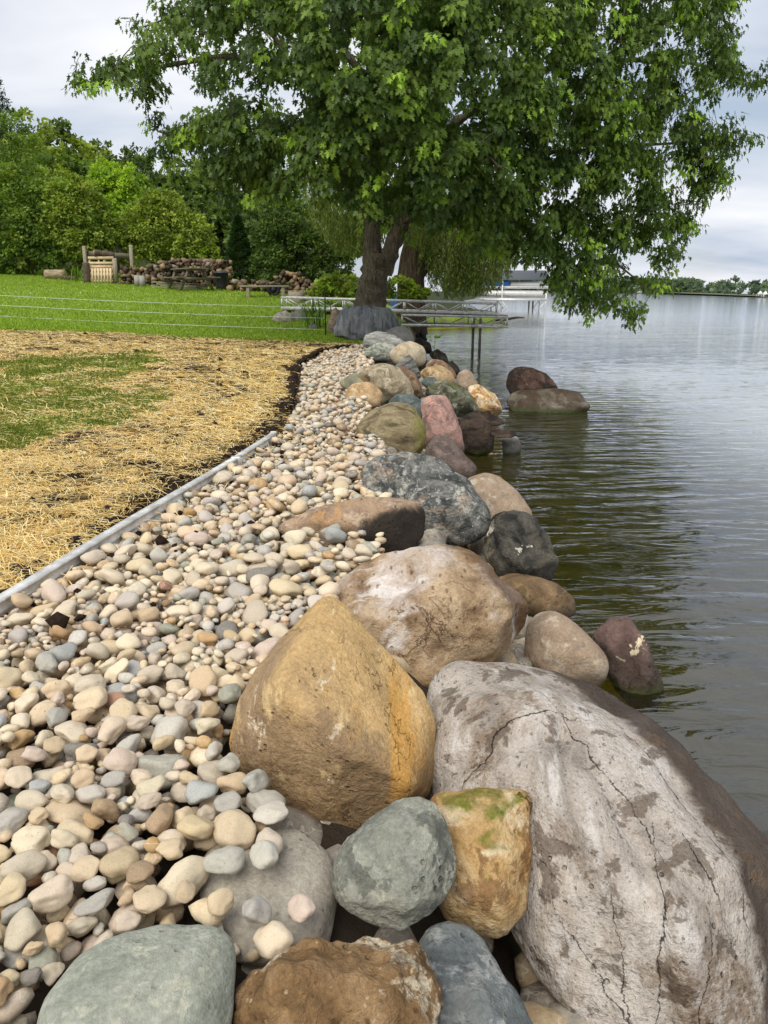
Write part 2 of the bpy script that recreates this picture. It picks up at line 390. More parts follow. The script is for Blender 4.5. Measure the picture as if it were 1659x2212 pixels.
# ------------------------------------------------------------------ boulders
def rockmat(name, stops, scale=3.0, stretch=(1, 1, 1), rot=(0, 0, 0), dist=0.5, layers=(), bump=0.5, rough=0.82, grain=0.32, wet=0.0, gs=90.0, relief=7.0):
    t = NT(name); oc = t.oc(); R3 = tuple(math.radians(v) for v in rot)
    base = t.mapping(oc, stretch, R3)
    n0 = t.noise(base, scale, 6, 0.62, dist)
    k = len(stops); col = t.ramp(n0, [(0.36 + 0.28 * i / max(1, k - 1), lin(*c)) for i, c in enumerate(stops)])
    nf = t.noise(oc, gs, 3, 0.7); nm = t.noise(oc, relief, 8, 0.66, 0.3); nsm = t.noise(oc, relief * 4.3, 5, 0.7)
    h = t.math('ADD', t.math('MULTIPLY', nm, 1.0), t.math('MULTIPLY', nsm, 0.40))
    for L in layers:
        kind, c, sc, lo, hi = L[:5]; o = L[5] if len(L) > 5 else {}
        if kind == 'n': lo, hi = lo - 0.045, lo - 0.045 + (hi - lo) * 0.6; sc = sc * 1.15
        st = o.get('st', (1, 1, 1)); rr = tuple(math.radians(v) for v in o.get('rot', rot)); fac = o.get('fac', 1.0)
        v = t.mapping(oc, st, rr, o.get('loc', (sc * 0.37, sc * 0.21, sc * 0.11)))
        if kind == 'n': m = t.rampf(t.noise(v, sc, o.get('det', 6), 0.65, o.get('dist', 0.4)), lo, hi)
        elif kind == 'l':                                            # thin wandering line: vein or crack
            q = t.math('ABSOLUTE', t.math('SUBTRACT', t.noise(v, sc, o.get('det', 7), 0.60, o.get('dist', 0.3)), 0.5)); m = t.rampf(q, lo, hi * 0.7, 1, 0)
            m = t.math('MULTIPLY', m, t.rampf(t.noise(v, sc * 0.9, 3, 0.5), 0.47, 0.60))
        elif kind == 'b':                                            # banding
            w = t.new('ShaderNodeTexWave', wave_type='BANDS', bands_direction='X'); t.link(v, w.inputs[0]); w.inputs['Scale'].default_value = sc
            w.inputs['Distortion'].default_value = o.get('dist', 6.0); w.inputs['Detail'].default_value = 4; w.inputs['Detail Scale'].default_value = 1.3
            m = t.rampf(w.outputs['Fac'], lo, hi)
        elif kind == 's': m = t.rampf(t.voro(v, sc), lo, hi, 1, 0)
        elif kind == 'top':                                          # grows or settles on upward faces
            g = t.new('ShaderNodeNewGeometry'); sx = t.new('ShaderNodeSeparateXYZ'); t.link(g.outputs['Normal'], sx.inputs[0])
            m = t.math('MULTIPLY', t.rampf(sx.outputs[2], lo, hi), t.rampf(t.noise(v, sc, 5, 0.6), 0.42, 0.58))
        elif kind == 'ax':                                           # a region of the stone along one of its own axes, ragged edge
            sx = t.new('ShaderNodeSeparateXYZ'); t.link(v, sx.inputs[0])
            q = t.math('ADD', sx.outputs[o.get('axis', 2)], t.math('MULTIPLY', t.math('SUBTRACT', t.noise(oc, sc, 6, 0.65, 0.5), 0.5), o.get('rag', 0.3))); m = t.rampf(q, lo, hi)
        elif kind == 'dir':                                          # the side of the stone that faces one way, ragged edge
            dd = t.new('ShaderNodeVectorMath', operation='DOT_PRODUCT'); t.link(oc, dd.inputs[0]); dd.inputs[1].default_value = o['d']
            q = t.math('ADD', dd.outputs['Value'], t.math('MULTIPLY', t.math('SUBTRACT', t.noise(oc, sc, 7, 0.68, 0.6), 0.5), o.get('rag', 0.3))); m = t.rampf(q, lo, hi)
        elif kind == 'pl':                                           # a fracture: a wavering plane through the stone
            nx_ = t.new('ShaderNodeVectorMath', operation='DOT_PRODUCT'); t.link(oc, nx_.inputs[0]); nx_.inputs[1].default_value = o['n']
            al = t.new('ShaderNodeVectorMath', operation='DOT_PRODUCT'); t.link(oc, al.inputs[0]); al.inputs[1].default_value = o['al']
            up_ = t.new('ShaderNodeVectorMath', operation='DOT_PRODUCT'); t.link(oc, up_.inputs[0]); up_.inputs[1].default_value = o['out']
            wv_ = t.math('MULTIPLY', t.math('SUBTRACT', t.noise(oc, sc * 1.6, 9, 0.70, 0.6), 0.5), o['amp'])
            q = t.math('ABSOLUTE', t.math('ADD', nx_.outputs['Value'], wv_)); wid = t.math('MULTIPLY', t.rampf(t.noise(oc, 11, 3, 0.6), 0.30, 0.65, 0.15, 1.0), hi)
            m = t.math('SUBTRACT', 1.0, t.math('DIVIDE', q, wid), True)
            m = t.math('MULTIPLY', m, t.math('MULTIPLY', t.rampf(al.outputs['Value'], o['a0'] - 0.05, o['a0'] + 0.03), t.rampf(al.outputs['Value'], o['a1'] - 0.03, o['a1'] + 0.05, 1, 0)))
            m = t.math('MULTIPLY', m, t.rampf(up_.outputs['Value'], 0.0, 0.03)); m = t.math('MULTIPLY', m, 1.6, True)
        if fac != 1.0: m = t.math('MULTIPLY', m, fac)
        if o.get('grainy'): m = t.math('MULTIPLY', m, t.rampf(t.noise(oc, 55, 4, 0.7), 0.38, 0.55), True)
        col = t.mix(m, col, lin(*c))
        if o.get('cut'): h = t.math('SUBTRACT', h, t.math('MULTIPLY', m, o['cut']))
    col = t.mix(grain, col, t.ramp(nf, [(0.25, (0.12, 0.12, 0.12)), (0.5, (0.5, 0.5, 0.5)), (0.75, (0.95, 0.95, 0.95))]), 'OVERLAY')
    col = t.mix(t.rampf(nsm, 0.25, 0.75, 0.0, 0.30), col, (0.55, 0.50, 0.45), 'MULTIPLY')
    col = t.mix(t.rampf(t.noise(oc, 2.1, 5, 0.65, 0.6), 0.40, 0.68, 0.0, 0.50), col, (0.50, 0.46, 0.42), 'MULTIPLY')
    pit = t.math('MULTIPLY', t.rampf(t.voro(oc, 34), 0.10, 0.24, 1, 0), t.rampf(t.noise(oc, 8, 3, 0.6), 0.50, 0.62))
    col = t.mix(t.math('MULTIPLY', pit, 0.45), col, (0.35, 0.31, 0.27), 'MULTIPLY'); h = t.math('SUBTRACT', h, t.math('MULTIPLY', pit, 0.22))
    rg = rough
    # the splash zone: stone within a hand of the lake is dark and shiny
    sp = t.new('ShaderNodeSeparateXYZ'); t.link(t.pos(), sp.inputs[0])
    wz = t.math('ADD', sp.outputs[2], t.math('MULTIPLY', t.math('SUBTRACT', t.noise(oc, 5, 4, 0.6), 0.5), 0.22))
    m = t.rampf(wz, WATER + 0.09 + wet, WATER + 0.20 + wet, 1, 0)
    col = t.mix(t.math('MULTIPLY', m, 0.74), col, lin(46, 40, 33), 'MIX')
    col = t.mix(t.math('MULTIPLY', t.rampf(wz, WATER + 0.0, WATER + 0.07, 1, 0), 0.6), col, lin(58, 66, 26))
    rg = t.rampf(m, 0, 1, rough, 0.34)
    nb = t.bump(h, min(1.0, bump * 1.45), 0.04); nb = t.bump(nf, 0.35, 0.004, nb)
    return t.set(col, rg, nb, 0.16)

ROCKS = []           # (object, world vertices, short phrase)
def boulder(name, label, phrase, outline, mat, zc=0.0, tilt=0.15, front=0.40, back=0.55, sub=5, keys=(), smooth=10, rough=0.03, freq=3.0, seed=1, cat='boulder', chops=3, low=None, ridge=0.0, grooves=(), cracks=()):
    P = np.array(outline, float)
    x, y = P[:, 0], P[:, 1]; x2, y2 = np.roll(x, -1), np.roll(y, -1); cr = x * y2 - x2 * y; A = cr.sum() / 2
    cx, cy = ((x + x2) * cr).sum() / (6 * A), ((y + y2) * cr).sum() / (6 * A)
    C = atz(cx, cy, zc) if zc is not None else None
    tc = CAM - C; tc /= np.linalg.norm(tc); n = (1 - tilt) * tc + tilt * np.array([0, 0, 1.0]); n /= np.linalg.norm(n)
    def onplane(a, b):
        r = ray(a, b); return CAM + r * (np.dot(C - CAM, n) / np.dot(r, n))
    O = np.array([onplane(*p) for p in outline])
    depth = np.dot(C - CAM, [0, CP, -SP]); R = math.sqrt(abs(A)) * depth / FPX
    def shift(q, off):
        d = CAM - q; return q + d / np.linalg.norm(d) * off * R
    pts = [o for o in O]
    for s, h in ((0.82, 0.55), (0.5, 0.92), (0.2, 1.0)): pts += [shift(C + (o - C) * s, h * front) for o in O]
    for s, h in ((0.85, 0.5), (0.5, 0.9)): pts += [shift(C + (o - C) * s, -h * back) for o in O]
    for (a, b, off) in keys: pts.append(shift(onplane(a, b), off))
    if low is not None: pts += [np.array([C[0] + dx * R * 0.45, C[1] + 0.25 * R + dy * R * 0.3, low]) for dx in (-1, 1) for dy in (-1, 1)]
    pts = np.array(pts); cen = shift(C, (front - back) / 2 * 0.8)
    N, D = hull_planes(pts - cen)
    v, f, e = ico(sub); ext = np.ptp(pts, axis=0); d = v * ext; d /= np.linalg.norm(d, axis=1)[:, None]
    g = np.random.default_rng(seed)
    for _ in range(chops):                                            # a few broken faces
        q = g.normal(size=3) + tc * 0.9 + np.array([0, 0, 0.3]); q /= np.linalg.norm(q)
        if q @ tc < 0.35: q = q + tc * 0.6; q /= np.linalg.norm(q)
        sup = (pts - cen).dot(q).max(); N = np.vstack([N, q]); D = np.append(D, sup * g.uniform(0.76, 0.92))
    r = np.full(len(d), 1e9)
    for i in range(0, len(N), 64):
        dn = d @ N[i:i + 64].T; r = np.minimum(r, np.where(dn > 1e-5, D[i:i + 64] / np.maximum(dn, 1e-5), 1e9).min(1))
    V = d * r[:, None]
    V = lap(V, e, int(round(smooth * {3: 0.6, 4: 0.7, 5: 1.5, 6: 4}[sub]))) * 1.008
    nr = vnormals(V, f); q = V / R
    disp = rough * fbm(q * freq + seed * 5.1, 5, seed, 0.55) + rough * 1.6 * fbm(q * freq * 0.4 + seed * 2.7, 2, seed + 50) - rough * 0.9 * (np.abs(fbm(q * freq * 0.9 + seed * 1.9, 3, seed + 70)) - 0.3)
    if ridge: disp -= ridge * np.clip(1 - np.abs(fbm(q * freq * 0.8 + seed, 2, seed + 90)) * 9, 0, 1)
    if grooves:                                                       # cracks run over the face of the stone
        W = V + cen; ux, uy, _d = project(W); facing = ((CAM - W) * nr).sum(1) > 0
        for line, wd, dp in grooves:
            L = np.array(line, float); dm = np.full(len(V), 1e9); ux2 = ux + 6 * fbm(q * 7 + 3, 3, seed + 5); uy2 = uy + 6 * fbm(q * 7 + 13, 3, seed + 6)
            for a, b in zip(L[:-1], L[1:]):
                ab = b - a; tt = np.clip(((ux2 - a[0]) * ab[0] + (uy2 - a[1]) * ab[1]) / (ab @ ab), 0, 1); dm = np.minimum(dm, np.hypot(ux2 - a[0] - tt * ab[0], uy2 - a[1] - tt * ab[1]))
            gq = np.where(facing, np.exp(-(dm / wd) ** 2), 0); disp -= dp * gq
    V = V + nr * (disp * R)[:, None]
    me = mesh_faces(name, V, f, True)
    if callable(mat):
        ex = []
        for (a, b, wd_, amp) in cracks:
            pa, pb = shift(onplane(*a), front * 0.8) - cen, shift(onplane(*b), front * 0.8) - cen; nn = np.cross(pa, pb); nn /= np.linalg.norm(nn); al = pb - pa; al /= np.linalg.norm(al); ou = (pa + pb) / np.linalg.norm(pa + pb)
            ex.append(('pl', (54, 44, 38), 3.2, 0, wd_, dict(n=tuple(nn), al=tuple(al), out=tuple(ou), a0=float(pa @ al), a1=float(pb @ al), amp=amp * 1.3, cut=1.4, fac=0.8)))
        mat = mat(ex)
    o = obj(name, me, mat, None, tuple(cen)); tag(o, label, cat, 'boulders of the shore wall')
    ROCKS.append((o, V + cen, phrase)); return o

M_OCHRE = rockmat('ochre_sandstone', [(176, 148, 108), (196, 164, 114), (208, 174, 120), (200, 171, 128)], 2.6, (1.6, 0.5, 0.8), (0, 0, -17), 0.6, [
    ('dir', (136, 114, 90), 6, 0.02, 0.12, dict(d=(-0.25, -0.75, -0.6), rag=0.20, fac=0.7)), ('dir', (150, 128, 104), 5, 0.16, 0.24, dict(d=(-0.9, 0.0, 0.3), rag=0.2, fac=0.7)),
    ('n', (208, 160, 88), 2.2, 0.57, 0.84, dict(st=(2.4, 0.4, 0.8), rot=(0, 0, -17))), ('n', (220, 192, 142), 5.5, 0.62, 0.76, dict(st=(2.2, 0.5, 1), rot=(0, 0, -17), fac=0.8)),
    ('n', (232, 216, 186), 9, 0.68, 0.74, dict(st=(1.6, 0.6, 1), rot=(0, 0, -17), grainy=1, fac=0.8)), ('l', (110, 80, 48), 2.2, 0.0, 0.008, dict(st=(3, 0.8, 1), rot=(0, 0, -17), cut=0.4, fac=0.5)),
    ('n', (120, 98, 74), 7, 0.62, 0.78, dict(fac=0.4))], bump=0.6)
M_GRANITE = lambda cracks: rockmat('pale_grey_granite', [(150, 141, 130), (182, 172, 160), (204, 196, 185), (189, 178, 164)], 2.2, (1.6, 0.6, 1), (0, 0, -30), 0.7, [
    ('n', (136, 114, 90), 2.3, 0.56, 0.68, dict(fac=0.7, grainy=1)), ('n', (216, 210, 203), 3.6, 0.55, 0.72, dict(st=(1.8, 0.5, 1), rot=(0, 0, -30), fac=0.85, det=9)),
    ('dir', (74, 62, 53), 6, 0.055, 0.105, dict(d=(0.90, 0.37, -0.2), rag=0.14, fac=0.92)), ('n', (128, 104, 80), 8, 0.62, 0.72, dict(fac=0.4)),
    ('n', (92, 76, 60), 9, 0.60, 0.68, dict(fac=0.7)), ('s', (80, 72, 66), 60, 0.10, 0.24, dict(fac=0.5)),
    ('n', (58, 62, 60), 30, 0.70, 0.76, dict(fac=0.6))] + cracks, bump=0.7, gs=120)
M_SLATE = rockmat('grey_green_greywacke', [(112, 114, 104), (140, 142, 130), (160, 160, 146), (128, 132, 124)], 3.4, dist=0.8, layers=[
    ('n', (186, 184, 164), 6, 0.58, 0.68, dict(fac=0.8, grainy=1)), ('l', (206, 204, 188), 2.3, 0.0, 0.012, dict(fac=0.85)), ('n', (96, 98, 90), 3.0, 0.58, 0.62, dict(fac=0.7)),
    ('n', (70, 68, 58), 4.5, 0.70, 0.74, dict(fac=0.8))], bump=0.6)
M_MOSSY = rockmat('honey_chert_with_moss', [(150, 114, 70), (192, 156, 104), (210, 180, 132), (186, 150, 100)], 4.0, dist=0.7, layers=[
    ('n', (226, 206, 170), 5, 0.58, 0.68, dict(fac=0.8)), ('l', (112, 76, 40), 3.0, 0.0, 0.012, dict(fac=0.8, cut=0.4)), ('n', (128, 92, 58), 7, 0.60, 0.68, dict(fac=0.7)),
    ('top', (112, 116, 44), 7, 0.70, 0.9, {})], bump=0.75)
M_CONGLOM = rockmat('brown_conglomerate', [(112, 88, 60), (144, 114, 78), (168, 138, 100), (136, 110, 78)], 4.5, dist=0.6, layers=[
    ('n', (222, 208, 180), 5.5, 0.58, 0.68, dict(grainy=1, fac=0.9)), ('s', (92, 66, 44), 26, 0.10, 0.2, dict(fac=0.7)), ('n', (120, 110, 96), 4, 0.62, 0.7, dict(fac=0.7)),
    ('s', (206, 180, 140), 34, 0.08, 0.16, dict(fac=0.7))], bump=0.95, relief=11)
M_BLUE = rockmat('blue_grey_slate', [(84, 88, 88), (108, 114, 114), (132, 136, 132), (98, 104, 106)], 3.5, (1, 1, 0.5), (0, 25, 30), 0.8, [
    ('n', (170, 172, 168), 7, 0.58, 0.68, dict(fac=0.7)), ('l', (160, 126, 90), 2.0, 0.0, 0.010, dict(fac=0.7)), ('n', (66, 70, 70), 5, 0.6, 0.66, dict(fac=0.7))], bump=0.6)
M_PALE = rockmat('pale_green_grey_slab', [(128, 132, 120), (148, 152, 138), (162, 164, 150), (140, 146, 136)], 4, dist=0.5, layers=[
    ('n', (186, 184, 164), 16, 0.60, 0.70, dict(fac=0.6, grainy=1)), ('n', (120, 126, 124), 2.4, 0.55, 0.65, dict(fac=0.6)), ('s', (74, 76, 72), 2.6, 0.11, 0.14, dict(fac=0.8))], bump=0.35, rough=0.78)
M_SLAB = rockmat('smooth_grey_slab', [(142, 135, 122), (170, 163, 148), (188, 181, 165)], 3, (1, 0.4, 1), (0, 0, 20), 0.4, [('n', (176, 170, 156), 12, 0.6, 0.7, dict(fac=0.5))], bump=0.35)
M_WHITEBROWN = rockmat('whitened_brown_boulder', [(128, 104, 80), (170, 144, 112), (192, 168, 136), (156, 130, 102)], 2.6, (1.0, 0.8, 1), (0, 0, 20), 0.7, [
    ('ax', (176, 140, 96), 5, -0.06, -0.16, dict(axis=2, rot=(0, 0, 0), loc=(0, 0, 0), rag=0.2, fac=0.7)),
    ('top', (206, 194, 184), 3.2, 0.35, 0.75, dict(fac=0.85)), ('n', (228, 221, 213), 3.4, 0.60, 0.78, dict(st=(0.8, 2.2, 1), rot=(0, 0, 40), fac=0.8, det=9)),
    ('n', (96, 66, 36), 2.1, 0.58, 0.68, dict(st=(1.6, 0.6, 1), rot=(0, 0, 20), fac=0.85, loc=(4, 1, 3))), ('s', (84, 56, 38), 15, 0.10, 0.2, dict(st=(1.6, 0.7, 1), rot=(0, 0, 20), fac=0.6)),
    ('dir', (98, 72, 46), 4, 0.20, 0.28, dict(d=(0.7, 0.45, 0.5), rag=0.3, fac=0.8)), ('l', (110, 70, 40), 2.5, 0.0, 0.01, dict(fac=0.6, cut=0.4))], bump=0.6)
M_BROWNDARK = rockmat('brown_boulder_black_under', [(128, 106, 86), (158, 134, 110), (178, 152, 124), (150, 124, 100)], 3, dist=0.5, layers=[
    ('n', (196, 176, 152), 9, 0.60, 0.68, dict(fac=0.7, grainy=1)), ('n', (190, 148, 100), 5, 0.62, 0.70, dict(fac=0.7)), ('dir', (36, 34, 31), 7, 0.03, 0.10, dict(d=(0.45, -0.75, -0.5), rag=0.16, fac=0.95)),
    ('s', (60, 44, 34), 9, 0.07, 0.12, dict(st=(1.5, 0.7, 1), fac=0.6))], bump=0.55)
M_GNEISS = rockmat('banded_grey_gneiss', [(70, 72, 70), (104, 106, 102), (140, 140, 132), (92, 94, 92)], 4, (1, 2.5, 3), (15, 10, 20), 0.8, [
    ('b', (190, 188, 176), 1.4, 0.62, 0.95, dict(rot=(10, 50, 35), dist=9, grainy=1)), ('b', (64, 68, 68), 2.2, 0.60, 0.9, dict(rot=(10, 50, 35), dist=7, fac=0.8, grainy=1)), ('l', (206, 178, 148), 1.2, 0.0, 0.04, dict(st=(1, 2.2, 2.4), fac=0.75, grainy=1)),
    ('n', (52, 56, 54), 8, 0.6, 0.7, dict(fac=0.7)), ('n', (196, 196, 190), 24, 0.62, 0.7, dict(fac=0.7))], bump=0.9, relief=10)
M_TAN = rockmat('tan_rounded_boulder', [(136, 118, 98), (164, 144, 122), (182, 162, 138)], 2.4, dist=0.5, layers=[('n', (200, 188, 168), 8, 0.6, 0.7, dict(fac=0.6)), ('l', (92, 74, 58), 1.5, 0, 0.012, dict(fac=0.6, cut=0.5)), ('n', (120, 112, 100), 5, 0.6, 0.7, dict(fac=0.5))], bump=0.4)
M_LICHEN = rockmat('dark_rock_white_lichen', [(46, 46, 42), (74, 72, 66), (98, 94, 84), (62, 62, 56)], 4.5, dist=0.7, layers=[
    ('n', (208, 200, 182), 5.5, 0.655, 0.675, {}), ('n', (126, 120, 96), 3, 0.60, 0.68, dict(fac=0.7)), ('n', (30, 28, 24), 6, 0.6, 0.68, dict(fac=0.7))], bump=0.9)
M_OLIVE = rockmat('olive_brown_boulder', [(98, 88, 66), (130, 117, 90), (152, 139, 108), (118, 108, 82)], 3.4, (0.7, 2.0, 2.4), (0, 12, 10), 0.8, [
    ('n', (166, 150, 112), 6, 0.6, 0.7, dict(st=(0.6, 2, 2.5), fac=0.7)), ('n', (72, 60, 44), 3.6, 0.58, 0.68, dict(st=(0.6, 2, 2), fac=0.7)), ('ax', (138, 134, 62), 4, 0.14, 0.28, dict(axis=0, rot=(0, 0, 0), loc=(0, 0, 0), rag=0.2, fac=0.7))], bump=0.45)
M_PINK = rockmat('pink_granite', [(122, 100, 92), (164, 132, 120), (190, 154, 140), (148, 124, 114)], 4, dist=0.6, layers=[
    ('n', (212, 160, 144), 8, 0.58, 0.68, dict(grainy=1, fac=0.8)), ('ax', (96, 78, 72), 5, -0.02, -0.20, dict(axis=2, rot=(0, 0, 0), loc=(0, 0, 0), rag=0.25, fac=0.8)), ('s', (92, 70, 64), 40, 0.1, 0.2, dict(fac=0.6)), ('n', (150, 140, 132), 5, 0.6, 0.68, dict(fac=0.7))], bump=0.6)
M_PURPLE = rockmat('purple_brown_boulder', [(80, 70, 66), (108, 95, 88), (128, 114, 106)], 3.4, dist=0.6, layers=[('n', (142, 124, 114), 8, 0.6, 0.7, dict(fac=0.6)), ('l', (60, 48, 44), 2, 0, 0.012, dict(fac=0.7))], bump=0.5, wet=0.03)
M_TEAL = rockmat('dark_green_speckled_stone', [(70, 78, 76), (96, 106, 102), (118, 126, 120)], 12, dist=0.5, layers=[('s', (150, 158, 148), 50, 0.12, 0.22, dict(fac=0.5)), ('n', (50, 60, 60), 5, 0.58, 0.68, dict(fac=0.6))], bump=0.5)
M_FLATTAN = rockmat('flat_tan_stone', [(156, 128, 94), (186, 156, 116), (200, 172, 132)], 3.4, dist=0.5, layers=[('n', (216, 194, 158), 8, 0.6, 0.7, dict(fac=0.6)), ('n', (128, 104, 76), 6, 0.62, 0.7, dict(fac=0.6))], bump=0.4)
M_GREENGREY = rockmat('green_grey_low_stone', [(110, 110, 90), (134, 132, 110), (150, 146, 122)], 3, dist=0.4, layers=[('n', (166, 154, 124), 4, 0.58, 0.68, dict(fac=0.6)), ('n', (94, 96, 84), 6, 0.6, 0.7, dict(fac=0.5))], bump=0.35)
M_SPECK = rockmat('speckled_tan_grey_boulder', [(112, 102, 82), (150, 138, 112), (174, 162, 136), (140, 128, 104)], 4, dist=0.7, layers=[('n', (84, 68, 58), 5, 0.63, 0.69, dict(grainy=1)), ('n', (202, 190, 166), 9, 0.58, 0.66, dict(fac=0.7)), ('n', (158, 130, 92), 3, 0.6, 0.7, dict(fac=0.6))], bump=0.6)
M_RUSSET = rockmat('russet_brown_boulder', [(104, 84, 66), (136, 110, 88), (158, 132, 106)], 4, dist=0.6, layers=[('n', (180, 156, 128), 8, 0.6, 0.68, dict(fac=0.7)), ('n', (80, 62, 50), 5, 0.6, 0.7, dict(fac=0.7))], bump=0.6)
M_STRIPE = rockmat('layered_grey_stone', [(92, 92, 88), (122, 122, 116), (148, 146, 138)], 4, (0.5, 2, 5), (0, 30, 0), 0.4, [('b', (70, 70, 68), 3.0, 0.6, 0.9, dict(rot=(0, 120, 0), dist=3, fac=0.7))], bump=0.8)
M_CREAM = rockmat('cream_round_boulder', [(160, 146, 120), (192, 178, 150), (208, 196, 170)], 3, dist=0.6, layers=[('n', (184, 140, 92), 4, 0.62, 0.70, dict(st=(2, 1, 0.5), fac=0.7)), ('n', (150, 142, 126), 6, 0.6, 0.7, dict(fac=0.6))], bump=0.45)
M_MARBLE = rockmat('green_white_marbled_stone', [(110, 118, 104), (144, 148, 132), (180, 180, 166), (128, 134, 120)], 4, (1, 1, 2.2), (0, 20, 0), 1.2, [('l', (214, 212, 202), 2.5, 0, 0.03, dict(fac=0.8)), ('n', (86, 94, 84), 6, 0.6, 0.68, dict(fac=0.7)), ('n', (178, 128, 80), 3, 0.68, 0.72, dict(fac=0.7))], bump=0.6)
M_WHITEST = rockmat('white_streaked_stone', [(130, 132, 124), (168, 168, 160), (204, 202, 194)], 4, (0.6, 1, 3), (0, 15, 0), 0.8, [('n', (106, 110, 104), 5, 0.58, 0.68, dict(st=(0.6, 1, 3), fac=0.8))], bump=0.6)
M_GREY = rockmat('plain_grey_stone', [(110, 110, 106), (132, 132, 126), (146, 146, 140)], 3, dist=0.4, layers=[('n', (160, 158, 150), 7, 0.62, 0.7, dict(fac=0.6))], bump=0.4)
M_BANDGREY = rockmat('blue_grey_streaked_boulder', [(104, 108, 110), (130, 134, 136), (152, 156, 156)], 3, (2.5, 1, 0.5), (0, 8, 0), 0.9, [('l', (172, 174, 172), 2.2, 0, 0.03, dict(st=(2.4, 1, 0.6), fac=0.8)), ('n', (74, 78, 80), 3, 0.58, 0.68, dict(st=(2.4, 1, 0.5), fac=0.7))], bump=0.6)
M_HONEY = rockmat('honey_tan_boulder', [(148, 124, 90), (182, 156, 116), (202, 180, 144)], 3.5, dist=0.7, layers=[('n', (122, 90, 54), 5, 0.6, 0.68, dict(fac=0.7)), ('n', (220, 202, 164), 7, 0.6, 0.68, dict(fac=0.7))], bump=0.6)
M_DARKMOT = rockmat('dark_green_mottled_boulder', [(62, 64, 48), (92, 92, 74), (122, 122, 104), (78, 80, 62)], 4, dist=1.0, layers=[('n', (168, 168, 148), 6, 0.58, 0.66, dict(fac=0.8, grainy=1)), ('top', (84, 88, 40), 3, 0.4, 0.8, dict(fac=0.7)), ('n', (44, 44, 36), 4, 0.58, 0.66, dict(fac=0.8))], bump=0.7)
M_ORANGE = rockmat('orange_white_rock', [(150, 104, 54), (196, 156, 100), (224, 206, 170), (180, 132, 74)], 6, dist=0.9, layers=[('l', (74, 52, 34), 3, 0, 0.02, dict(fac=0.8, cut=0.5)), ('n', (232, 220, 196), 8, 0.6, 0.68, dict(fac=0.8))], bump=0.9)
M_DARKSLAB = rockmat('wet_dark_brown_slab', [(44, 36, 30), (68, 56, 46), (92, 76, 60)], 4, (1, 1, 3), (0, 10, 0), 0.6, [('n', (150, 104, 62), 5, 0.66, 0.71, dict(fac=0.8)), ('n', (30, 26, 22), 6, 0.58, 0.66, dict(fac=0.7))], bump=0.8, rough=0.6, wet=0.06)
M_RED = rockmat('dark_red_lake_rock', [(52, 40, 34), (80, 60, 50), (100, 78, 66)], 4, dist=0.6, layers=[('n', (40, 34, 28), 3, 0.52, 0.62, dict(fac=0.8)), ('n', (124, 112, 100), 8, 0.66, 0.71, dict(fac=0.7))], bump=0.8, rough=0.6)
M_ALGAE = rockmat('algae_covered_lake_rock', [(72, 64, 48), (98, 90, 76), (124, 116, 106)], 3, dist=0.5, layers=[('ax', (60, 78, 30), 6, 0.02, -0.05, dict(axis=2, rot=(0, 0, 0), loc=(0, 0, 0.02), rag=0.1, fac=0.9)), ('n', (62, 46, 30), 3, 0.5, 0.6, dict(fac=0.7))], bump=0.5, rough=0.55, wet=-0.1)
M_PURPWHITE = rockmat('purple_rock_white_patch', [(86, 68, 62), (116, 94, 86), (134, 114, 102)], 5, dist=0.6, layers=[('n', (232, 216, 180), 4.2, 0.64, 0.66, {}), ('n', (72, 62, 44), 4, 0.56, 0.64, dict(fac=0.8)), ('l', (40, 32, 28), 2.4, 0, 0.012, dict(cut=0.8))], bump=0.9, rough=0.6)
M_WETBROWN = rockmat('wet_ochre_brown_rock', [(92, 74, 52), (128, 104, 74), (152, 128, 96)], 4, dist=0.7, layers=[('l', (196, 172, 136), 3, 0, 0.015, dict(fac=0.7)), ('n', (84, 70, 44), 4, 0.58, 0.66, dict(fac=0.7))], bump=0.6, rough=0.45)
M_BLACK = rockmat('dark_shore_rock', [(30, 29, 25), (50, 48, 42), (74, 70, 60)], 4, dist=0.6, layers=[('n', (96, 92, 78), 8, 0.64, 0.7, dict(fac=0.6))], bump=0.8)
M_WHITEROCK = rockmat('white_lawn_rock', [(140, 132, 124), (180, 172, 162), (204, 198, 188)], 4, dist=0.5, layers=[('n', (112, 104, 96), 6, 0.6, 0.68, dict(fac=0.6))], bump=0.6)
M_PINKTAN = rockmat('pinkish_tan_rock', [(134, 116, 100), (166, 146, 128), (186, 168, 150)], 4, dist=0.5, layers=[('n', (110, 96, 82), 6, 0.6, 0.68, dict(fac=0.6))], bump=0.6)

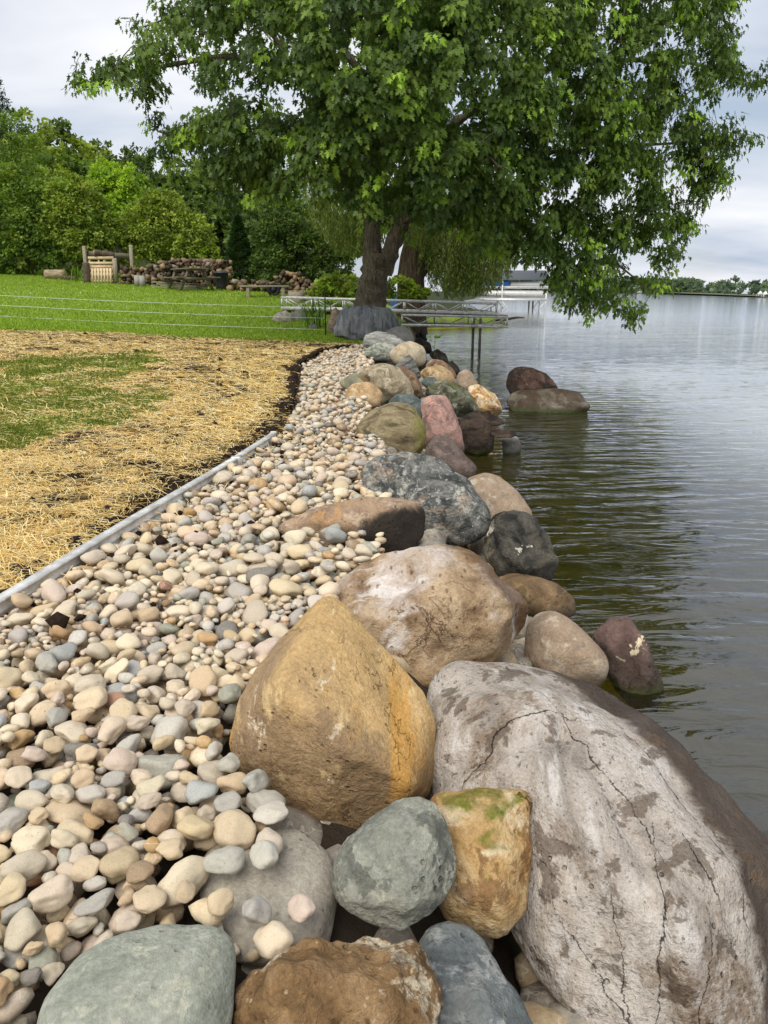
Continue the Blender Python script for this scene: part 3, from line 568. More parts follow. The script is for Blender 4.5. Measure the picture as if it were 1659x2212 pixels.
# foreground
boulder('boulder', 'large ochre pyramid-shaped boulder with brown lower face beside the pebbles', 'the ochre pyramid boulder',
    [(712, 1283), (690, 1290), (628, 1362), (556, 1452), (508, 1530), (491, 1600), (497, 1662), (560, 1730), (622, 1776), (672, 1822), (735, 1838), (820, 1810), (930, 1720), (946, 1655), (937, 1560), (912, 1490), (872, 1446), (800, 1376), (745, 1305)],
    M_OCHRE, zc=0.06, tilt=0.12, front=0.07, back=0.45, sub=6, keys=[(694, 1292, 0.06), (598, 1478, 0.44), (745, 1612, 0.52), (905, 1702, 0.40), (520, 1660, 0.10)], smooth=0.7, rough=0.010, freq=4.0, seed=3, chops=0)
boulder('boulder', 'huge pale grey granite boulder with long cracks sloping down into the lake', 'the huge grey granite boulder',
    [(912, 1490), (950, 1424), (1040, 1394), (1160, 1390), (1266, 1416), (1348, 1464), (1440, 1560), (1530, 1660), (1612, 1752), (1700, 1850), (1790, 2020), (1800, 2200), (1650, 2330), (1330, 2330), (1190, 2180), (1120, 2030), (1050, 1910), (940, 1790), (916, 1650)],
    M_GRANITE, zc=-0.12, tilt=0.42, front=0.26, back=0.40, sub=6, keys=[(1150, 1640, 0.30), (1420, 2050, 0.30), (1300, 1800, 0.33)], smooth=3, rough=0.018, freq=3.5, seed=5, grooves=[([(930, 1712), (1000, 1665), (1080, 1630), (1160, 1602), (1225, 1585)], 24, 0.030), ([(1225, 1585), (1330, 1720), (1395, 1830), (1420, 1990), (1440, 2230)], 22, 0.022), ([(1295, 1470), (1400, 1620), (1520, 1760), (1660, 1960)], 24, 0.018)],
    cracks=[((935, 1705), (1228, 1585), 0.0021, 0.05), ((1228, 1585), (1410, 1850), 0.0021, 0.07), ((1400, 1830), (1442, 2220), 0.0023, 0.08), ((1285, 1470), (1500, 1745), 0.0018, 0.06), ((1480, 1720), (1640, 1930), 0.0018, 0.06), ((1080, 1790), (1190, 1880), 0.0012, 0.04), ((1185, 1960), (1245, 2220), 0.0017, 0.08), ((1120, 1440), (1228, 1585), 0.0010, 0.05), ((1480, 1850), (1570, 1990), 0.0024, 0.06), ((1330, 1990), (1345, 2210), 0.0014, 0.07), ((1010, 1760), (1030, 1890), 0.0010, 0.04), ((1520, 2010), (1570, 2210), 0.0012, 0.05)])
boulder('boulder', 'rounded grey-green boulder with pale veins in front of the ochre pyramid', 'the grey-green veined boulder',
    [(711, 1918), (724, 1855), (786, 1778), (850, 1735), (905, 1720), (940, 1728), (966, 1772), (984, 1850), (988, 1898), (962, 1958), (872, 2016), (795, 1995), (728, 1962)],
    M_SLATE, zc=0.06, tilt=0.18, front=0.24, back=0.45, sub=6, keys=[(830, 1800, 0.40), (880, 1960, 0.34), (930, 1800, 0.3)], smooth=0.5, rough=0.02, freq=5, seed=7, chops=4)
boulder('boulder', 'honey-yellow boulder with green moss along its top edge', 'the mossy honey boulder',
    [(936, 1712), (990, 1730), (1050, 1722), (1124, 1699), (1150, 1718), (1151, 1850), (1132, 1958), (1094, 2018), (1052, 2052), (1002, 2020), (950, 1985), (930, 1850)],
    M_MOSSY, zc=-0.02, tilt=0.1, front=0.28, back=0.40, keys=[(1060, 1760, 0.28), (1110, 1720, 0.16), (1040, 1980, 0.26)], smooth=2, rough=0.022, freq=4.5, seed=9)
boulder('boulder', 'brown conglomerate boulder with whitish streaks at the bottom edge', 'the brown conglomerate boulder',
    [(500, 2250), (520, 2170), (548, 2118), (604, 2074), (690, 2040), (778, 1990), (812, 1984), (858, 2004), (905, 2056), (932, 2124), (936, 2250), (900, 2420), (700, 2480), (540, 2400)],
    M_CONGLOM, zc=-0.02, tilt=0.3, front=0.30, back=0.4, sub=6, smooth=1, rough=0.042, freq=5.5, seed=11, keys=[(780, 2040, 0.24), (600, 2140, 0.26)])
boulder('boulder', 'blue-grey slate boulder wedged between brown conglomerate and granite', 'the blue-grey slate boulder',
    [(893, 2034), (930, 1992), (1000, 1976), (1030, 2000), (1056, 2092), (1112, 2162), (1170, 2240), (1180, 2400), (960, 2460), (890, 2300)],
    M_BLUE, zc=-0.14, tilt=0.2, front=0.24, back=0.4, smooth=1, rough=0.02, freq=5, seed=13, chops=2)
boulder('boulder', 'flat pale green-grey boulder with two dark spots among cobbles', 'the flat pale green-grey boulder',
    [(60, 2240), (98, 2142), (168, 2062), (250, 2008), (372, 1984), (482, 1994), (516, 2036), (514, 2110), (500, 2250), (480, 2420), (240, 2480), (60, 2400)],
    M_PALE, zc=0.05, tilt=0.5, front=0.20, back=0.35, smooth=3, rough=0.010, freq=3, seed=15)
boulder('boulder', 'smooth grey slab half buried under cobbles left of the grey-green boulder', 'the half-buried grey slab',
    [(430, 1850), (540, 1782), (650, 1786), (716, 1840), (736, 1930), (734, 2010), (720, 2080), (600, 2130), (480, 2070), (430, 1950)],
    M_SLAB, zc=-0.02, tilt=0.75, front=0.16, back=0.35, smooth=4, rough=0.008, freq=3, seed=17)
boulder('boulder', 'large brown boulder whitened on top, behind the ochre pyramid', 'the whitened brown boulder',
    [(690, 1270), (726, 1232), (780, 1206), (870, 1184), (985, 1170), (1042, 1190), (1098, 1242), (1150, 1312), (1159, 1362), (1130, 1416), (1040, 1450), (930, 1520), (850, 1500), (760, 1420), (700, 1330)],
    M_WHITEBROWN, zc=-0.06, tilt=0.26, front=0.26, back=0.40, sub=6, keys=[(800, 1296, 0.36), (960, 1300, 0.44), (1095, 1310, 0.32)], smooth=1.4, rough=0.022, freq=3.6, seed=19, grooves=[([(885, 1248), (835, 1300), (812, 1370)], 12, 0.02), ([(900, 1290), (890, 1360), (900, 1430)], 9, 0.014), ([(1010, 1310), (1030, 1380)], 9, 0.014)])
boulder('boulder', 'smooth grey-tan egg-shaped boulder between whitened brown boulder and lake', 'the grey-tan egg-shaped boulder',
    [(1130, 1350), (1152, 1312), (1192, 1308), (1252, 1350), (1308, 1408), (1322, 1446), (1300, 1490), (1200, 1490), (1130, 1430)],
    M_TAN, zc=-0.30, tilt=0.15, front=0.35, back=0.5, smooth=4, rough=0.01, seed=21)
boulder('boulder', 'wet ochre-brown rock at the waterline beside the whitened brown boulder', 'the wet ochre-brown rock',
    [(1060, 1250), (1100, 1238), (1152, 1244), (1204, 1260), (1251, 1290), (1246, 1328), (1200, 1350), (1120, 1330), (1060, 1290)],
    M_WETBROWN, zc=-0.36, tilt=0.25, front=0.30, back=0.5, smooth=2, rough=0.02, freq=4, seed=23)
boulder('boulder', 'angular purple rock with a white patch standing in the lake', 'the purple rock with white patch',
    [(1284, 1372), (1328, 1332), (1356, 1328), (1386, 1372), (1420, 1440), (1446, 1512), (1420, 1548), (1370, 1540), (1320, 1470)],
    M_PURPWHITE, zc=-0.42, tilt=0.1, front=0.22, back=0.45, smooth=0, rough=0.03, freq=4, seed=25, chops=7)
# middle
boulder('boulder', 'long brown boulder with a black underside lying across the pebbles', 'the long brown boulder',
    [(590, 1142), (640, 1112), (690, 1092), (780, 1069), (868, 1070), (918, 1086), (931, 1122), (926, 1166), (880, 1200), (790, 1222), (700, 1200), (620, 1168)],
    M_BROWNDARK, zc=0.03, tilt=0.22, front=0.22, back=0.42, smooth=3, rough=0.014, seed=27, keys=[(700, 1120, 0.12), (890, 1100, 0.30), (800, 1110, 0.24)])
boulder('boulder', 'large banded grey gneiss boulder with pale swirls', 'the banded gneiss boulder',
    [(768, 1020), (796, 984), (868, 969), (950, 988), (1012, 1030), (1060, 1100), (1062, 1146), (1030, 1178), (940, 1190), (860, 1150), (790, 1080)],
    M_GNEISS, zc=-0.02, tilt=0.2, front=0.28, back=0.42, smooth=2, rough=0.02, freq=4, seed=29, keys=[(900, 1030, 0.30), (1000, 1120, 0.30)])
boulder('boulder', 'smooth tan dome-shaped boulder behind the banded gneiss', 'the tan dome boulder',
    [(990, 1040), (1008, 1024), (1042, 1014), (1076, 1021), (1122, 1060), (1152, 1106), (1150, 1150), (1060, 1150), (1010, 1090)],
    M_TAN, zc=-0.22, tilt=0.12, front=0.30, back=0.5, smooth=4, rough=0.010, seed=31)
boulder('boulder', 'dark rock with white lichen spots at the water edge', 'the lichen-spotted dark rock',
    [(1040, 1190), (1062, 1112), (1108, 1098), (1150, 1114), (1186, 1162), (1208, 1212), (1196, 1262), (1140, 1280), (1080, 1260)],
    M_LICHEN, zc=-0.28, tilt=0.15, front=0.32, back=0.45, smooth=1, rough=0.03, freq=4.5, seed=33, chops=2)
boulder('boulder', 'broad olive-brown boulder with streaked flank beside the pebbles', 'the olive-brown boulder',
    [(770, 900), (798, 876), (850, 866), (896, 876), (921, 928), (918, 978), (890, 1000), (830, 990), (780, 960), (764, 930)],
    M_OLIVE, zc=0.04, tilt=0.12, front=0.34, back=0.45, smooth=4, rough=0.014, seed=35)
boulder('boulder', 'upright pink granite boulder beside the olive-brown one', 'the pink granite boulder',
    [(905, 866), (926, 851), (962, 853), (984, 888), (1002, 950), (1010, 990), (980, 1010), (930, 1000), (910, 930)],
    M_PINK, zc=-0.05, tilt=0.05, front=0.30, back=0.45, smooth=3, rough=0.02, freq=4, seed=37)
boulder('boulder', 'purple-brown boulder sloping into the lake below the pink granite', 'the purple-brown boulder',
    [(915, 950), (945, 934), (975, 944), (1004, 985), (1036, 1012), (1020, 1050), (960, 1040), (920, 1000)],
    M_PURPLE, zc=-0.20, tilt=0.12, front=0.34, back=0.45, smooth=3, rough=0.018, seed=39)
boulder('boulder', 'dark green speckled stone tucked behind the olive-brown boulder', 'the dark green speckled stone',
    [(836, 868), (858, 850), (892, 849), (915, 868), (917, 908), (890, 930), (850, 910)], M_TEAL, zc=0.06, tilt=0.05, front=0.3, back=0.5, sub=4, smooth=2, rough=0.02, seed=41)
boulder('boulder', 'flat tan stone at the pebble edge behind the olive-brown boulder', 'the flat tan stone',
    [(738, 852), (758, 828), (800, 824), (828, 848), (822, 878), (780, 890), (745, 876)], M_FLATTAN, zc=0.03, tilt=0.2, front=0.22, back=0.5, sub=4, smooth=3, rough=0.012, seed=43)
boulder('boulder', 'low green-grey boulder behind the flat tan stone', 'the low green-grey boulder',
    [(728, 824), (770, 802), (812, 802), (838, 826), (850, 860), (820, 880), (760, 860)], M_GREENGREY, zc=0.06, tilt=0.2, front=0.26, back=0.4, sub=4, smooth=2, rough=0.012, seed=45, chops=1)
boulder('boulder', 'speckled tan-grey dome boulder with brown blotches', 'the speckled tan-grey boulder',
    [(765, 806), (800, 788), (832, 780), (864, 790), (888, 822), (898, 856), (880, 880), (830, 870), (790, 840)], M_SPECK, zc=0.12, tilt=0.08, front=0.3, back=0.4, smooth=4, rough=0.016, seed=47)
boulder('boulder', 'russet-brown boulder right behind the speckled dome', 'the russet-brown boulder',
    [(850, 800), (868, 788), (894, 802), (912, 840), (914, 862), (890, 870), (866, 840)], M_RUSSET, zc=0.06, tilt=0.05, front=0.3, back=0.5, sub=4, smooth=3, rough=0.02, seed=49)
boulder('boulder', 'pointed layered grey stone standing among rounded boulders', 'the layered grey stone',
    [(852, 792), (868, 776), (884, 764), (898, 782), (911, 812), (900, 826), (870, 812)], M_STRIPE, zc=0.12, tilt=0.03, front=0.25, back=0.4, sub=4, smooth=0, rough=0.012, seed=51, chops=2)
boulder('boulder', 'round cream boulder with tan streaks near the dock end', 'the round cream boulder',
    [(838, 760), (858, 744), (886, 736), (914, 746), (925, 768), (920, 788), (890, 796), (850, 786)], M_CREAM, zc=0.16, tilt=0.05, front=0.3, back=0.4, sub=4, smooth=4, rough=0.012, seed=53)
boulder('boulder', 'green and white marbled boulder at the far end of the pebbles', 'the green-white marbled boulder',
    [(783, 770), (790, 752), (816, 737), (846, 738), (866, 752), (876, 772), (850, 784), (810, 782)], M_MARBLE, zc=0.12, tilt=0.05, front=0.3, back=0.4, sub=4, smooth=3, rough=0.016, seed=55)
boulder('boulder', 'white streaked boulder between marbled boulder and big blue-grey rock', 'the white streaked boulder',
    [(783, 745), (790, 722), (812, 714), (846, 720), (880, 738), (884, 752), (840, 758), (800, 760)], M_WHITEST, zc=0.2, tilt=0.05, front=0.26, back=0.4, sub=4, smooth=2, rough=0.02, seed=57)
boulder('boulder', 'smooth plain grey boulder right of the big blue-grey rock', 'the plain grey boulder',
    [(826, 722), (840, 708), (866, 702), (884, 708), (897, 730), (894, 750), (850, 752)], M_GREY, zc=0.2, tilt=0.03, front=0.3, back=0.4, sub=4, smooth=4, rough=0.01, seed=59)
boulder('boulder', 'big blue-grey streaked rock at the foot of the maple', 'the big blue-grey rock',
    [(719, 726), (722, 694), (744, 668), (790, 663), (846, 667), (862, 692), (860, 728), (838, 742), (760, 742)], M_BANDGREY, zc=0.42, tilt=0.02, front=0.30, back=0.3, smooth=0.3, rough=0.03, freq=4, seed=61, chops=6)
boulder('boulder', 'honey-tan rounded boulder at the water side below layered brown one', 'the honey-tan boulder',
    [(905, 806), (920, 792), (950, 788), (976, 800), (988, 824), (970, 840), (930, 836)], M_HONEY, zc=-0.05, tilt=0.05, front=0.3, back=0.45, sub=4, smooth=3, rough=0.02, seed=63)
boulder('boulder', 'grey-brown layered boulder above the honey-tan one at the lake', 'the grey-brown layered boulder',
    [(916, 786), (928, 774), (956, 778), (980, 796), (992, 820), (960, 822), (925, 808)], M_RUSSET, zc=-0.05, tilt=0.05, front=0.3, back=0.4, sub=4, smooth=2, rough=0.016, seed=65)
boulder('boulder', 'pointed tan-brown boulder at the lake edge above the orange rock', 'the pointed tan-brown boulder',
    [(982, 826), (990, 806), (1006, 796), (1022, 804), (1036, 832), (1020, 848), (992, 846)], M_TAN, zc=-0.2, tilt=0.04, front=0.3, back=0.4, sub=4, smooth=2, rough=0.014, seed=67)
boulder('boulder', 'dark green mottled boulder between pink granite and orange rock', 'the dark mottled boulder',
    [(914, 848), (930, 826), (962, 819), (998, 832), (1026, 862), (1038, 890), (1000, 905), (950, 890)], M_DARKMOT, zc=-0.1, tilt=0.1, front=0.3, back=0.4, sub=5, smooth=2, rough=0.02, seed=69, chops=1)
boulder('boulder', 'orange and white rough rock at the water edge', 'the orange-white rock',
    [(1004, 840), (1016, 829), (1044, 832), (1070, 852), (1084, 884), (1070, 905), (1036, 900)], M_ORANGE, zc=-0.25, tilt=0.06, front=0.3, back=0.45, sub=5, smooth=1, rough=0.035, freq=5, seed=71)
boulder('boulder', 'small teal-grey stone wedged under the honey-tan boulder', 'the small teal-grey stone',
    [(908, 828), (918, 814), (940, 814), (952, 830), (930, 846)], M_TEAL, zc=0.0, tilt=0.05, front=0.3, back=0.5, sub=4, smooth=3, rough=0.01, seed=73)
boulder('boulder', 'dark wet block of rock rising from the lake below the mottled boulder', 'the dark wet block',
    [(985, 916), (1010, 900), (1060, 905), (1066, 940), (1066, 975), (1030, 990), (996, 980)], M_DARKSLAB, zc=-0.32, tilt=0.05, front=0.3, back=0.4, sub=5, smooth=0, rough=0.02, seed=75, chops=4)
boulder('boulder', 'dark pointed slab lying over the wet block at the lake', 'the dark pointed slab',
    [(984, 908), (1018, 890), (1050, 889), (1082, 904), (1098, 918), (1050, 922), (1000, 922)], M_DARKSLAB, zc=-0.2, tilt=0.5, front=0.14, back=0.24, sub=5, smooth=0, rough=0.012, seed=77)
boulder('boulder', 'small grey square stone in the water beside the dark wet block', 'the small grey square stone',
    [(1082, 948), (1096, 938), (1120, 944), (1129, 966), (1122, 990), (1086, 992)], M_GREY, zc=-0.45, tilt=0.05, front=0.3, back=0.4, sub=4, smooth=1, rough=0.02, seed=79, chops=2)
boulder('boulder', 'thin brown slab bridging dark wet block and small grey stone', 'the thin brown slab',
    [(1056, 934), (1072, 926), (1106, 930), (1122, 938), (1110, 946), (1068, 946)], M_DARKSLAB, zc=-0.27, tilt=0.6, front=0.10, back=0.2, sub=4, smooth=0, rough=0.01, seed=81)
boulder('boulder', 'dark red pointed rock standing out in the lake', 'the dark red lake rock',
    [(1090, 836), (1096, 800), (1118, 790), (1150, 792), (1178, 808), (1206, 838), (1190, 862), (1110, 866)], M_RED, zc=-0.25, tilt=0.04, front=0.28, back=0.35, sub=5, smooth=1, rough=0.02, seed=83, chops=2)
boulder('boulder', 'flat algae-covered rock in the lake before the dark red one', 'the algae-covered lake rock',
    [(1086, 868), (1110, 846), (1200, 838), (1250, 846), (1281, 880), (1268, 902), (1180, 912), (1110, 900)], M_ALGAE, zc=-0.42, tilt=0.35, front=0.24, back=0.35, sub=5, smooth=3, rough=0.012, seed=85)
for i, (pl, lb) in enumerate([([(886, 742), (905, 728), (930, 742), (936, 764), (905, 766)], 'low dark shore rock nearest the leafy weed'), ([(926, 764), (946, 752), (966, 770), (970, 790), (940, 784)], 'middle one of the low dark shore rocks'),
                            ([(958, 786), (976, 776), (992, 792), (996, 812), (970, 808)], 'dark shore rock next to the pointed tan-brown boulder'), ([(896, 724), (910, 714), (922, 726), (920, 740), (900, 740)], 'farthest low dark shore rock behind the plain grey boulder')]):
    boulder('boulder', lb, 'a dark shore rock', pl, M_BLACK, zc=-0.22, tilt=0.05, front=0.35, back=0.5, sub=4, smooth=1, rough=0.04, seed=87 + i, chops=2)
# lawn rocks by the fence post
for i, (pl, lb, m, z) in enumerate([
    ([(586, 690), (596, 676), (618, 670), (632, 680), (634, 698), (600, 702)], 'white rock on the lawn, leftmost of the lawn rocks', M_WHITEROCK, 0.50),
    ([(628, 682), (640, 668), (654, 666), (668, 682), (672, 700), (640, 702)], 'grey rock in the middle of the lawn rocks', M_GREY, 0.51),
    ([(630, 702), (640, 694), (652, 696), (656, 708), (638, 710)], 'small pale stone in front of the lawn rocks', M_WHITEROCK, 0.30),
    ([(662, 708), (672, 697), (684, 700), (690, 712), (670, 716)], 'small round stone under the iris leaves', M_GREY, 0.28),
    ([(706, 700), (714, 674), (726, 662), (740, 680), (748, 704), (720, 712)], 'pinkish tan pointed rock between fence post and blue-grey rock', M_PINKTAN, 0.50)]):
    boulder('boulder', lb, 'a lawn rock', pl, m, zc=z, tilt=0.03, front=0.35, back=0.5, sub=4, smooth=2, rough=0.03, seed=97 + i, chops=1, low=0.0)
# rubble bank behind the dock
for i, px in enumerate([862, 892, 926, 962, 998, 1034, 1066]):
    w = 17 + 5 * math.sin(i * 2.3); yb = 700 - i * 1.6
    pl = [(px - w, yb), (px - w * 0.7, yb - 10 - (i % 3) * 3), (px + w * 0.1, yb - 14 - (i % 2) * 4), (px + w * 0.8, yb - 9), (px + w, yb), (px, yb + 4)]
    C0 = atz(px, yb - 6, -0.42)
    boulder('boulder', '%s bank stone from the maple, at the waterline below the dock' % ['first', 'second', 'third', 'fourth', 'fifth', 'sixth', 'last'][i], 'a bank stone', pl, [M_RUSSET, M_GREY, M_TAN][i % 3], zc=-0.34, tilt=0.02, front=0.4, back=0.6, sub=3, smooth=1, rough=0.04, seed=110 + i)

# ------------------------------------------------------------------ the aluminium edging and the pebble strip
def metal_mat():
    t = NT('weathered_aluminium'); v = t.mapping(t.oc(), (1, 1, 1)); n = t.noise(v, 9, 5, 0.7); s = t.noise(t.mapping(t.oc(), (0.4, 0.4, 9)), 30, 3, 0.6)
    col = t.mix(t.rampf(n, 0.35, 0.7), lin(190, 189, 184), lin(234, 233, 228)); col = t.mix(t.rampf(t.noise(v, 26, 5, 0.7), 0.58, 0.72, 0, 0.6), col, lin(116, 108, 98))
    return t.set(col, t.rampf(n, 0.3, 0.7, 0.32, 0.55), t.bump(s, 0.15, 0.004), 0.5, 0.30)
M_ALU = metal_mat()
def edging(name, label, a, b, ytop=0.0):
    """one length of ribbed aluminium channel between two plan points (y0, y1 along EDGE)"""
    ys = np.linspace(a, b, 14); xs = edge_x(ys)
    prof = [(-0.022, -0.12), (-0.022, 0.058), (-0.026, 0.062), (-0.026, 0.072), (0.022, 0.072), (0.022, 0.060), (0.014, 0.056), (0.014, 0.032), (0.019, 0.029), (0.019, 0.018), (0.014, 0.015), (0.014, -0.004), (0.030, -0.010), (0.030, -0.12)]
    v = []
    for x, y in zip(xs, ys):
        e = 0.02; dx = (edge_x(y + e) - edge_x(y - e)) / (2 * e); nn = np.array([1, -dx]) / math.hypot(1, dx)
        wz = 0.006 * math.sin(y * 2.1)
        for (u, z) in prof: v.append((x + nn[0] * u, y + nn[1] * u, z + wz + 0.026))
    k = len(prof); f = []
    for i in range(len(ys) - 1):
        for j in range(k): f.append((i * k + j, i * k + (j + 1) % k, (i + 1) * k + (j + 1) % k, (i + 1) * k + j))
    mb = MB(); mb.add(v, f + [tuple(range(k)), tuple((len(ys) - 1) * k + j for j in range(k))[::-1]])
    return tag(mb.build(name, M_ALU), label, 'edging', 'aluminium edging rails')
edging('edging_rail', 'long ribbed aluminium edging rail between straw and pebbles, at the frame edge', 0.2, 5.42)
edging('edging_rail', 'short far length of aluminium edging rail beyond the clip', 5.455, 6.45)
cl = MB(); xx = float(edge_x(5.44)); cl.box((xx - 0.03, 5.415, 0.03), (xx + 0.036, 5.465, 0.098)); cl.box((xx + 0.036, 5.425, 0.0), (xx + 0.044, 5.455, 0.09))
tag(cl.build('edging_clip', M_ALU, bevel=0.004), 'small metal clip joining the two aluminium edging rails', 'clip')

PALETTE = [('cream', (210, 194, 166), 20), ('tan', (190, 166, 130), 17), ('sandy', (202, 180, 146), 18), ('beige', (190, 176, 154), 18), ('pinkish', (194, 174, 156), 6), ('grey', (164, 160, 150), 9), ('pale grey', (184, 178, 166), 9),
           ('blue-grey', (152, 155, 153), 4), ('olive-grey', (150, 150, 134), 3.5), ('ochre', (178, 142, 92), 5), ('brown', (146, 120, 88), 4), ('rust', (160, 114, 86), 0.7), ('dark', (106, 102, 96), 1.5)]
PW = np.array([p[2] for p in PALETTE], float); PW /= PW.sum()
PROTO = []
def make_proto(seed):
    g = np.random.default_rng(seed); a = np.array([1.0, g.uniform(0.58, 0.94), g.uniform(0.44, 0.70)])
    nn = int(g.integers(8, 14)); N = g.normal(size=(nn, 3)); N /= np.linalg.norm(N, axis=1)[:, None]; D = g.uniform(0.62, 1.0, nn); p = float(g.choice([6, 8, 12, 18, 26]))
    out = {}
    for sub in (4, 3, 2, 1):
        v, f, e = ico(sub); dn = v @ N.T
        w = np.where(dn > 0, (dn / D), 0) ** p
        r = ((w ** 1).sum(1) + 1.0) ** (-1 / p)
        V = v * r[:, None] * 1.06 * (1 + 0.15 * fbm(v * 1.3 + seed * 3.1, 2, seed))[:, None] * (1 + 0.018 * fbm(v * 5 + seed, 2, seed + 3))[:, None] * a
        out[sub] = (V, f)
    return out, a
for k in range(22): PROTO.append(make_proto(300 + k))

def pebble_mat(name, per_object):
    t = NT(name)
    if per_object:
        oi = t.new('ShaderNodeObjectInfo'); c = oi.outputs['Color']; vec = t.new('ShaderNodeVectorMath', operation='ADD'); t.link(t.oc(), vec.inputs[0])
        cm = t.new('ShaderNodeCombineXYZ'); r = t.math('MULTIPLY', oi.outputs['Random'], 37.0)
        for i in range(3): t.link(r, cm.inputs[i])
        t.link(cm.outputs[0], vec.inputs[1]); v = vec.outputs[0]
    else:
        c = t.new('ShaderNodeVertexColor', layer_name='Col').outputs[0]; v = t.pos()
    n1 = t.noise(v, 22, 5, 0.62, 0.5); n2 = t.noise(v, 130, 3, 0.7); n3 = t.noise(v, 9, 4, 0.6, 0.8)
    col = t.mix(t.rampf(n1, 0.35, 0.68, 0, 0.5), c, t.mix(0.55, c, lin(222, 208, 184)))
    col = t.mix(t.rampf(n3, 0.52, 0.72, 0, 0.45), col, t.mix(0.6, c, lin(140, 108, 76)))
    col = t.mix(0.25, col, t.ramp(n2, [(0.3, (0.2, 0.2, 0.2)), (0.5, (0.5, 0.5, 0.5)), (0.7, (0.85, 0.85, 0.85))]), 'OVERLAY')
    col = t.mix(t.rampf(t.noise(v, 14, 6, 0.7, 1.0), 0.55, 0.75, 0, 0.5), col, lin(120, 104, 84))
    soil = t.math('MULTIPLY', t.rampf(t.noise(v, 6.5, 5, 0.65, 0.6), 0.67, 0.70), 0.9)
    col = t.mix(soil, col, lin(38, 30, 24))
    vein = t.rampf(t.math('ABSOLUTE', t.math('SUBTRACT', t.noise(v, 7, 3, 0.6), 0.5)), 0.0, 0.012, 0.35, 0)
    col = t.mix(vein, col, lin(232, 224, 206))
    nb = t.bump(t.math('ADD', n1, t.math('MULTIPLY', n2, 0.25)), 0.32, 0.008)
    return t.set(col, 0.72, nb, 0.3)
M_PEB = pebble_mat('river_cobble', True); M_PEBS = pebble_mat('river_pebbles', False)

# the strip is filled by letting stones settle one by one on a height map
RES = 0.0125; X0, X1, Y0, Y1 = -2.4, 0.7, 0.7, 20.6
NX, NY = int((X1 - X0) / RES), int((Y1 - Y0) / RES)
gxx = X0 + (np.arange(NX) + 0.5) * RES; gyy = Y0 + (np.arange(NY) + 0.5) * RES
HM = np.full((NY, NX), -0.055) - 0.055 * np.exp(-np.clip(gxx[None, :] - edge_x(gyy)[:, None], 0, 9) / 0.16)
RIGHT = np.array([(0.7, -0.10), (1.2, -0.20), (1.5, -0.27), (1.75, -0.27), (2.0, -0.2), (2.6, -0.3), (3.07, -0.12), (3.5, 0.0), (4.0, -0.02), (4.5, 0.02), (5.5, 0.0), (6.2, 0.0), (7.9, -0.12), (9.0, -0.2), (10.2, -0.3), (12, -0.25), (14.3, -0.2), (16.5, -0.3), (18.3, -0.4), (19.5, -0.62), (20.6, -0.9)])
GX, GY = np.meshgrid(gxx, gyy)
for (o, V, ph) in ROCKS:
    m = (V[:, 2] > -0.3) & (V[:, 0] > X0) & (V[:, 0] < X1 - RES) & (V[:, 1] > Y0) & (V[:, 1] < Y1 - RES)
    if not m.any(): continue
    ii = ((V[m, 1] - Y0) / RES).astype(int); jj = ((V[m, 0] - X0) / RES).astype(int)
    B = np.full((NY, NX), -9.0); i0, i1, j0, j1 = max(0, ii.min() - 3), ii.max() + 4, max(0, jj.min() - 3), jj.max() + 4
    S = np.full((i1 - i0, j1 - j0), -9.0); np.maximum.at(S, (np.clip(ii - i0, 0, S.shape[0] - 1), np.clip(jj - j0, 0, S.shape[1] - 1)), V[m, 2])
    for _ in range(3):                                                # close pinholes between vertices
        Q = S.copy()
        for dy, dx in ((0, 1), (0, -1), (1, 0), (-1, 0)): Q = np.maximum(Q, np.roll(S, (dy, dx), (0, 1)))
        S = np.where(S < -5, Q, S)
    Sm = np.full(S.shape, 9.0); np.minimum.at(Sm, (np.clip(ii - i0, 0, S.shape[0] - 1), np.clip(jj - j0, 0, S.shape[1] - 1)), V[m, 2])
    lowv = np.full(S.shape, 9.0); ma = (V[:, 0] > X0) & (V[:, 0] < X1) & (V[:, 1] > Y0) & (V[:, 1] < Y1); np.minimum.at(lowv, (np.clip(((V[ma, 1] - Y0) / RES).astype(int) - i0, 0, S.shape[0] - 1), np.clip(((V[ma, 0] - X0) / RES).astype(int) - j0, 0, S.shape[1] - 1)), V[ma, 2])
    S = np.where((lowv > 0.05) & (lowv < 5), -9.0, S)                 # under an overhang the stones run on
    HM[i0:i1, j0:j1] = np.maximum(HM[i0:i1, j0:j1], S[:HM[i0:i1, j0:j1].shape[0], :HM[i0:i1, j0:j1].shape[1]])
ROCKTOP = HM.copy()
lim = np.interp(gyy, RIGHT[:, 0], RIGHT[:, 1]); lef = edge_x(gyy)
peb = []                                                              # (x, y, z, rot, size, proto)
g = np.random.default_rng(42)
def settle(x, y, Q, half, rel=0.88):
    i0, i1 = int((y - half - Y0) / RES), int((y + half - Y0) / RES) + 1; j0, j1 = int((x - half - X0) / RES), int((x + half - X0) / RES) + 1
    if i0 < 0 or j0 < 0 or i1 >= NY or j1 >= NX: return None
    dx = gxx[j0:j1][None, :] - x; dy = gyy[i0:i1][:, None] - y
    b = (Q[0, 2] * dx + Q[1, 2] * dy) / Q[2, 2]; c = (Q[0, 0] * dx * dx + 2 * Q[0, 1] * dx * dy + Q[1, 1] * dy * dy - 1) / Q[2, 2]
    disc = b * b - c; ins = disc > 0
    if not ins.any(): return None
    s = np.sqrt(np.where(ins, disc, 0)); top = -b + s; bot = -b - s
    z = np.where(ins, HM[i0:i1, j0:j1] - bot * rel, -9).max()
    return z, i0, i1, j0, j1, ins, top
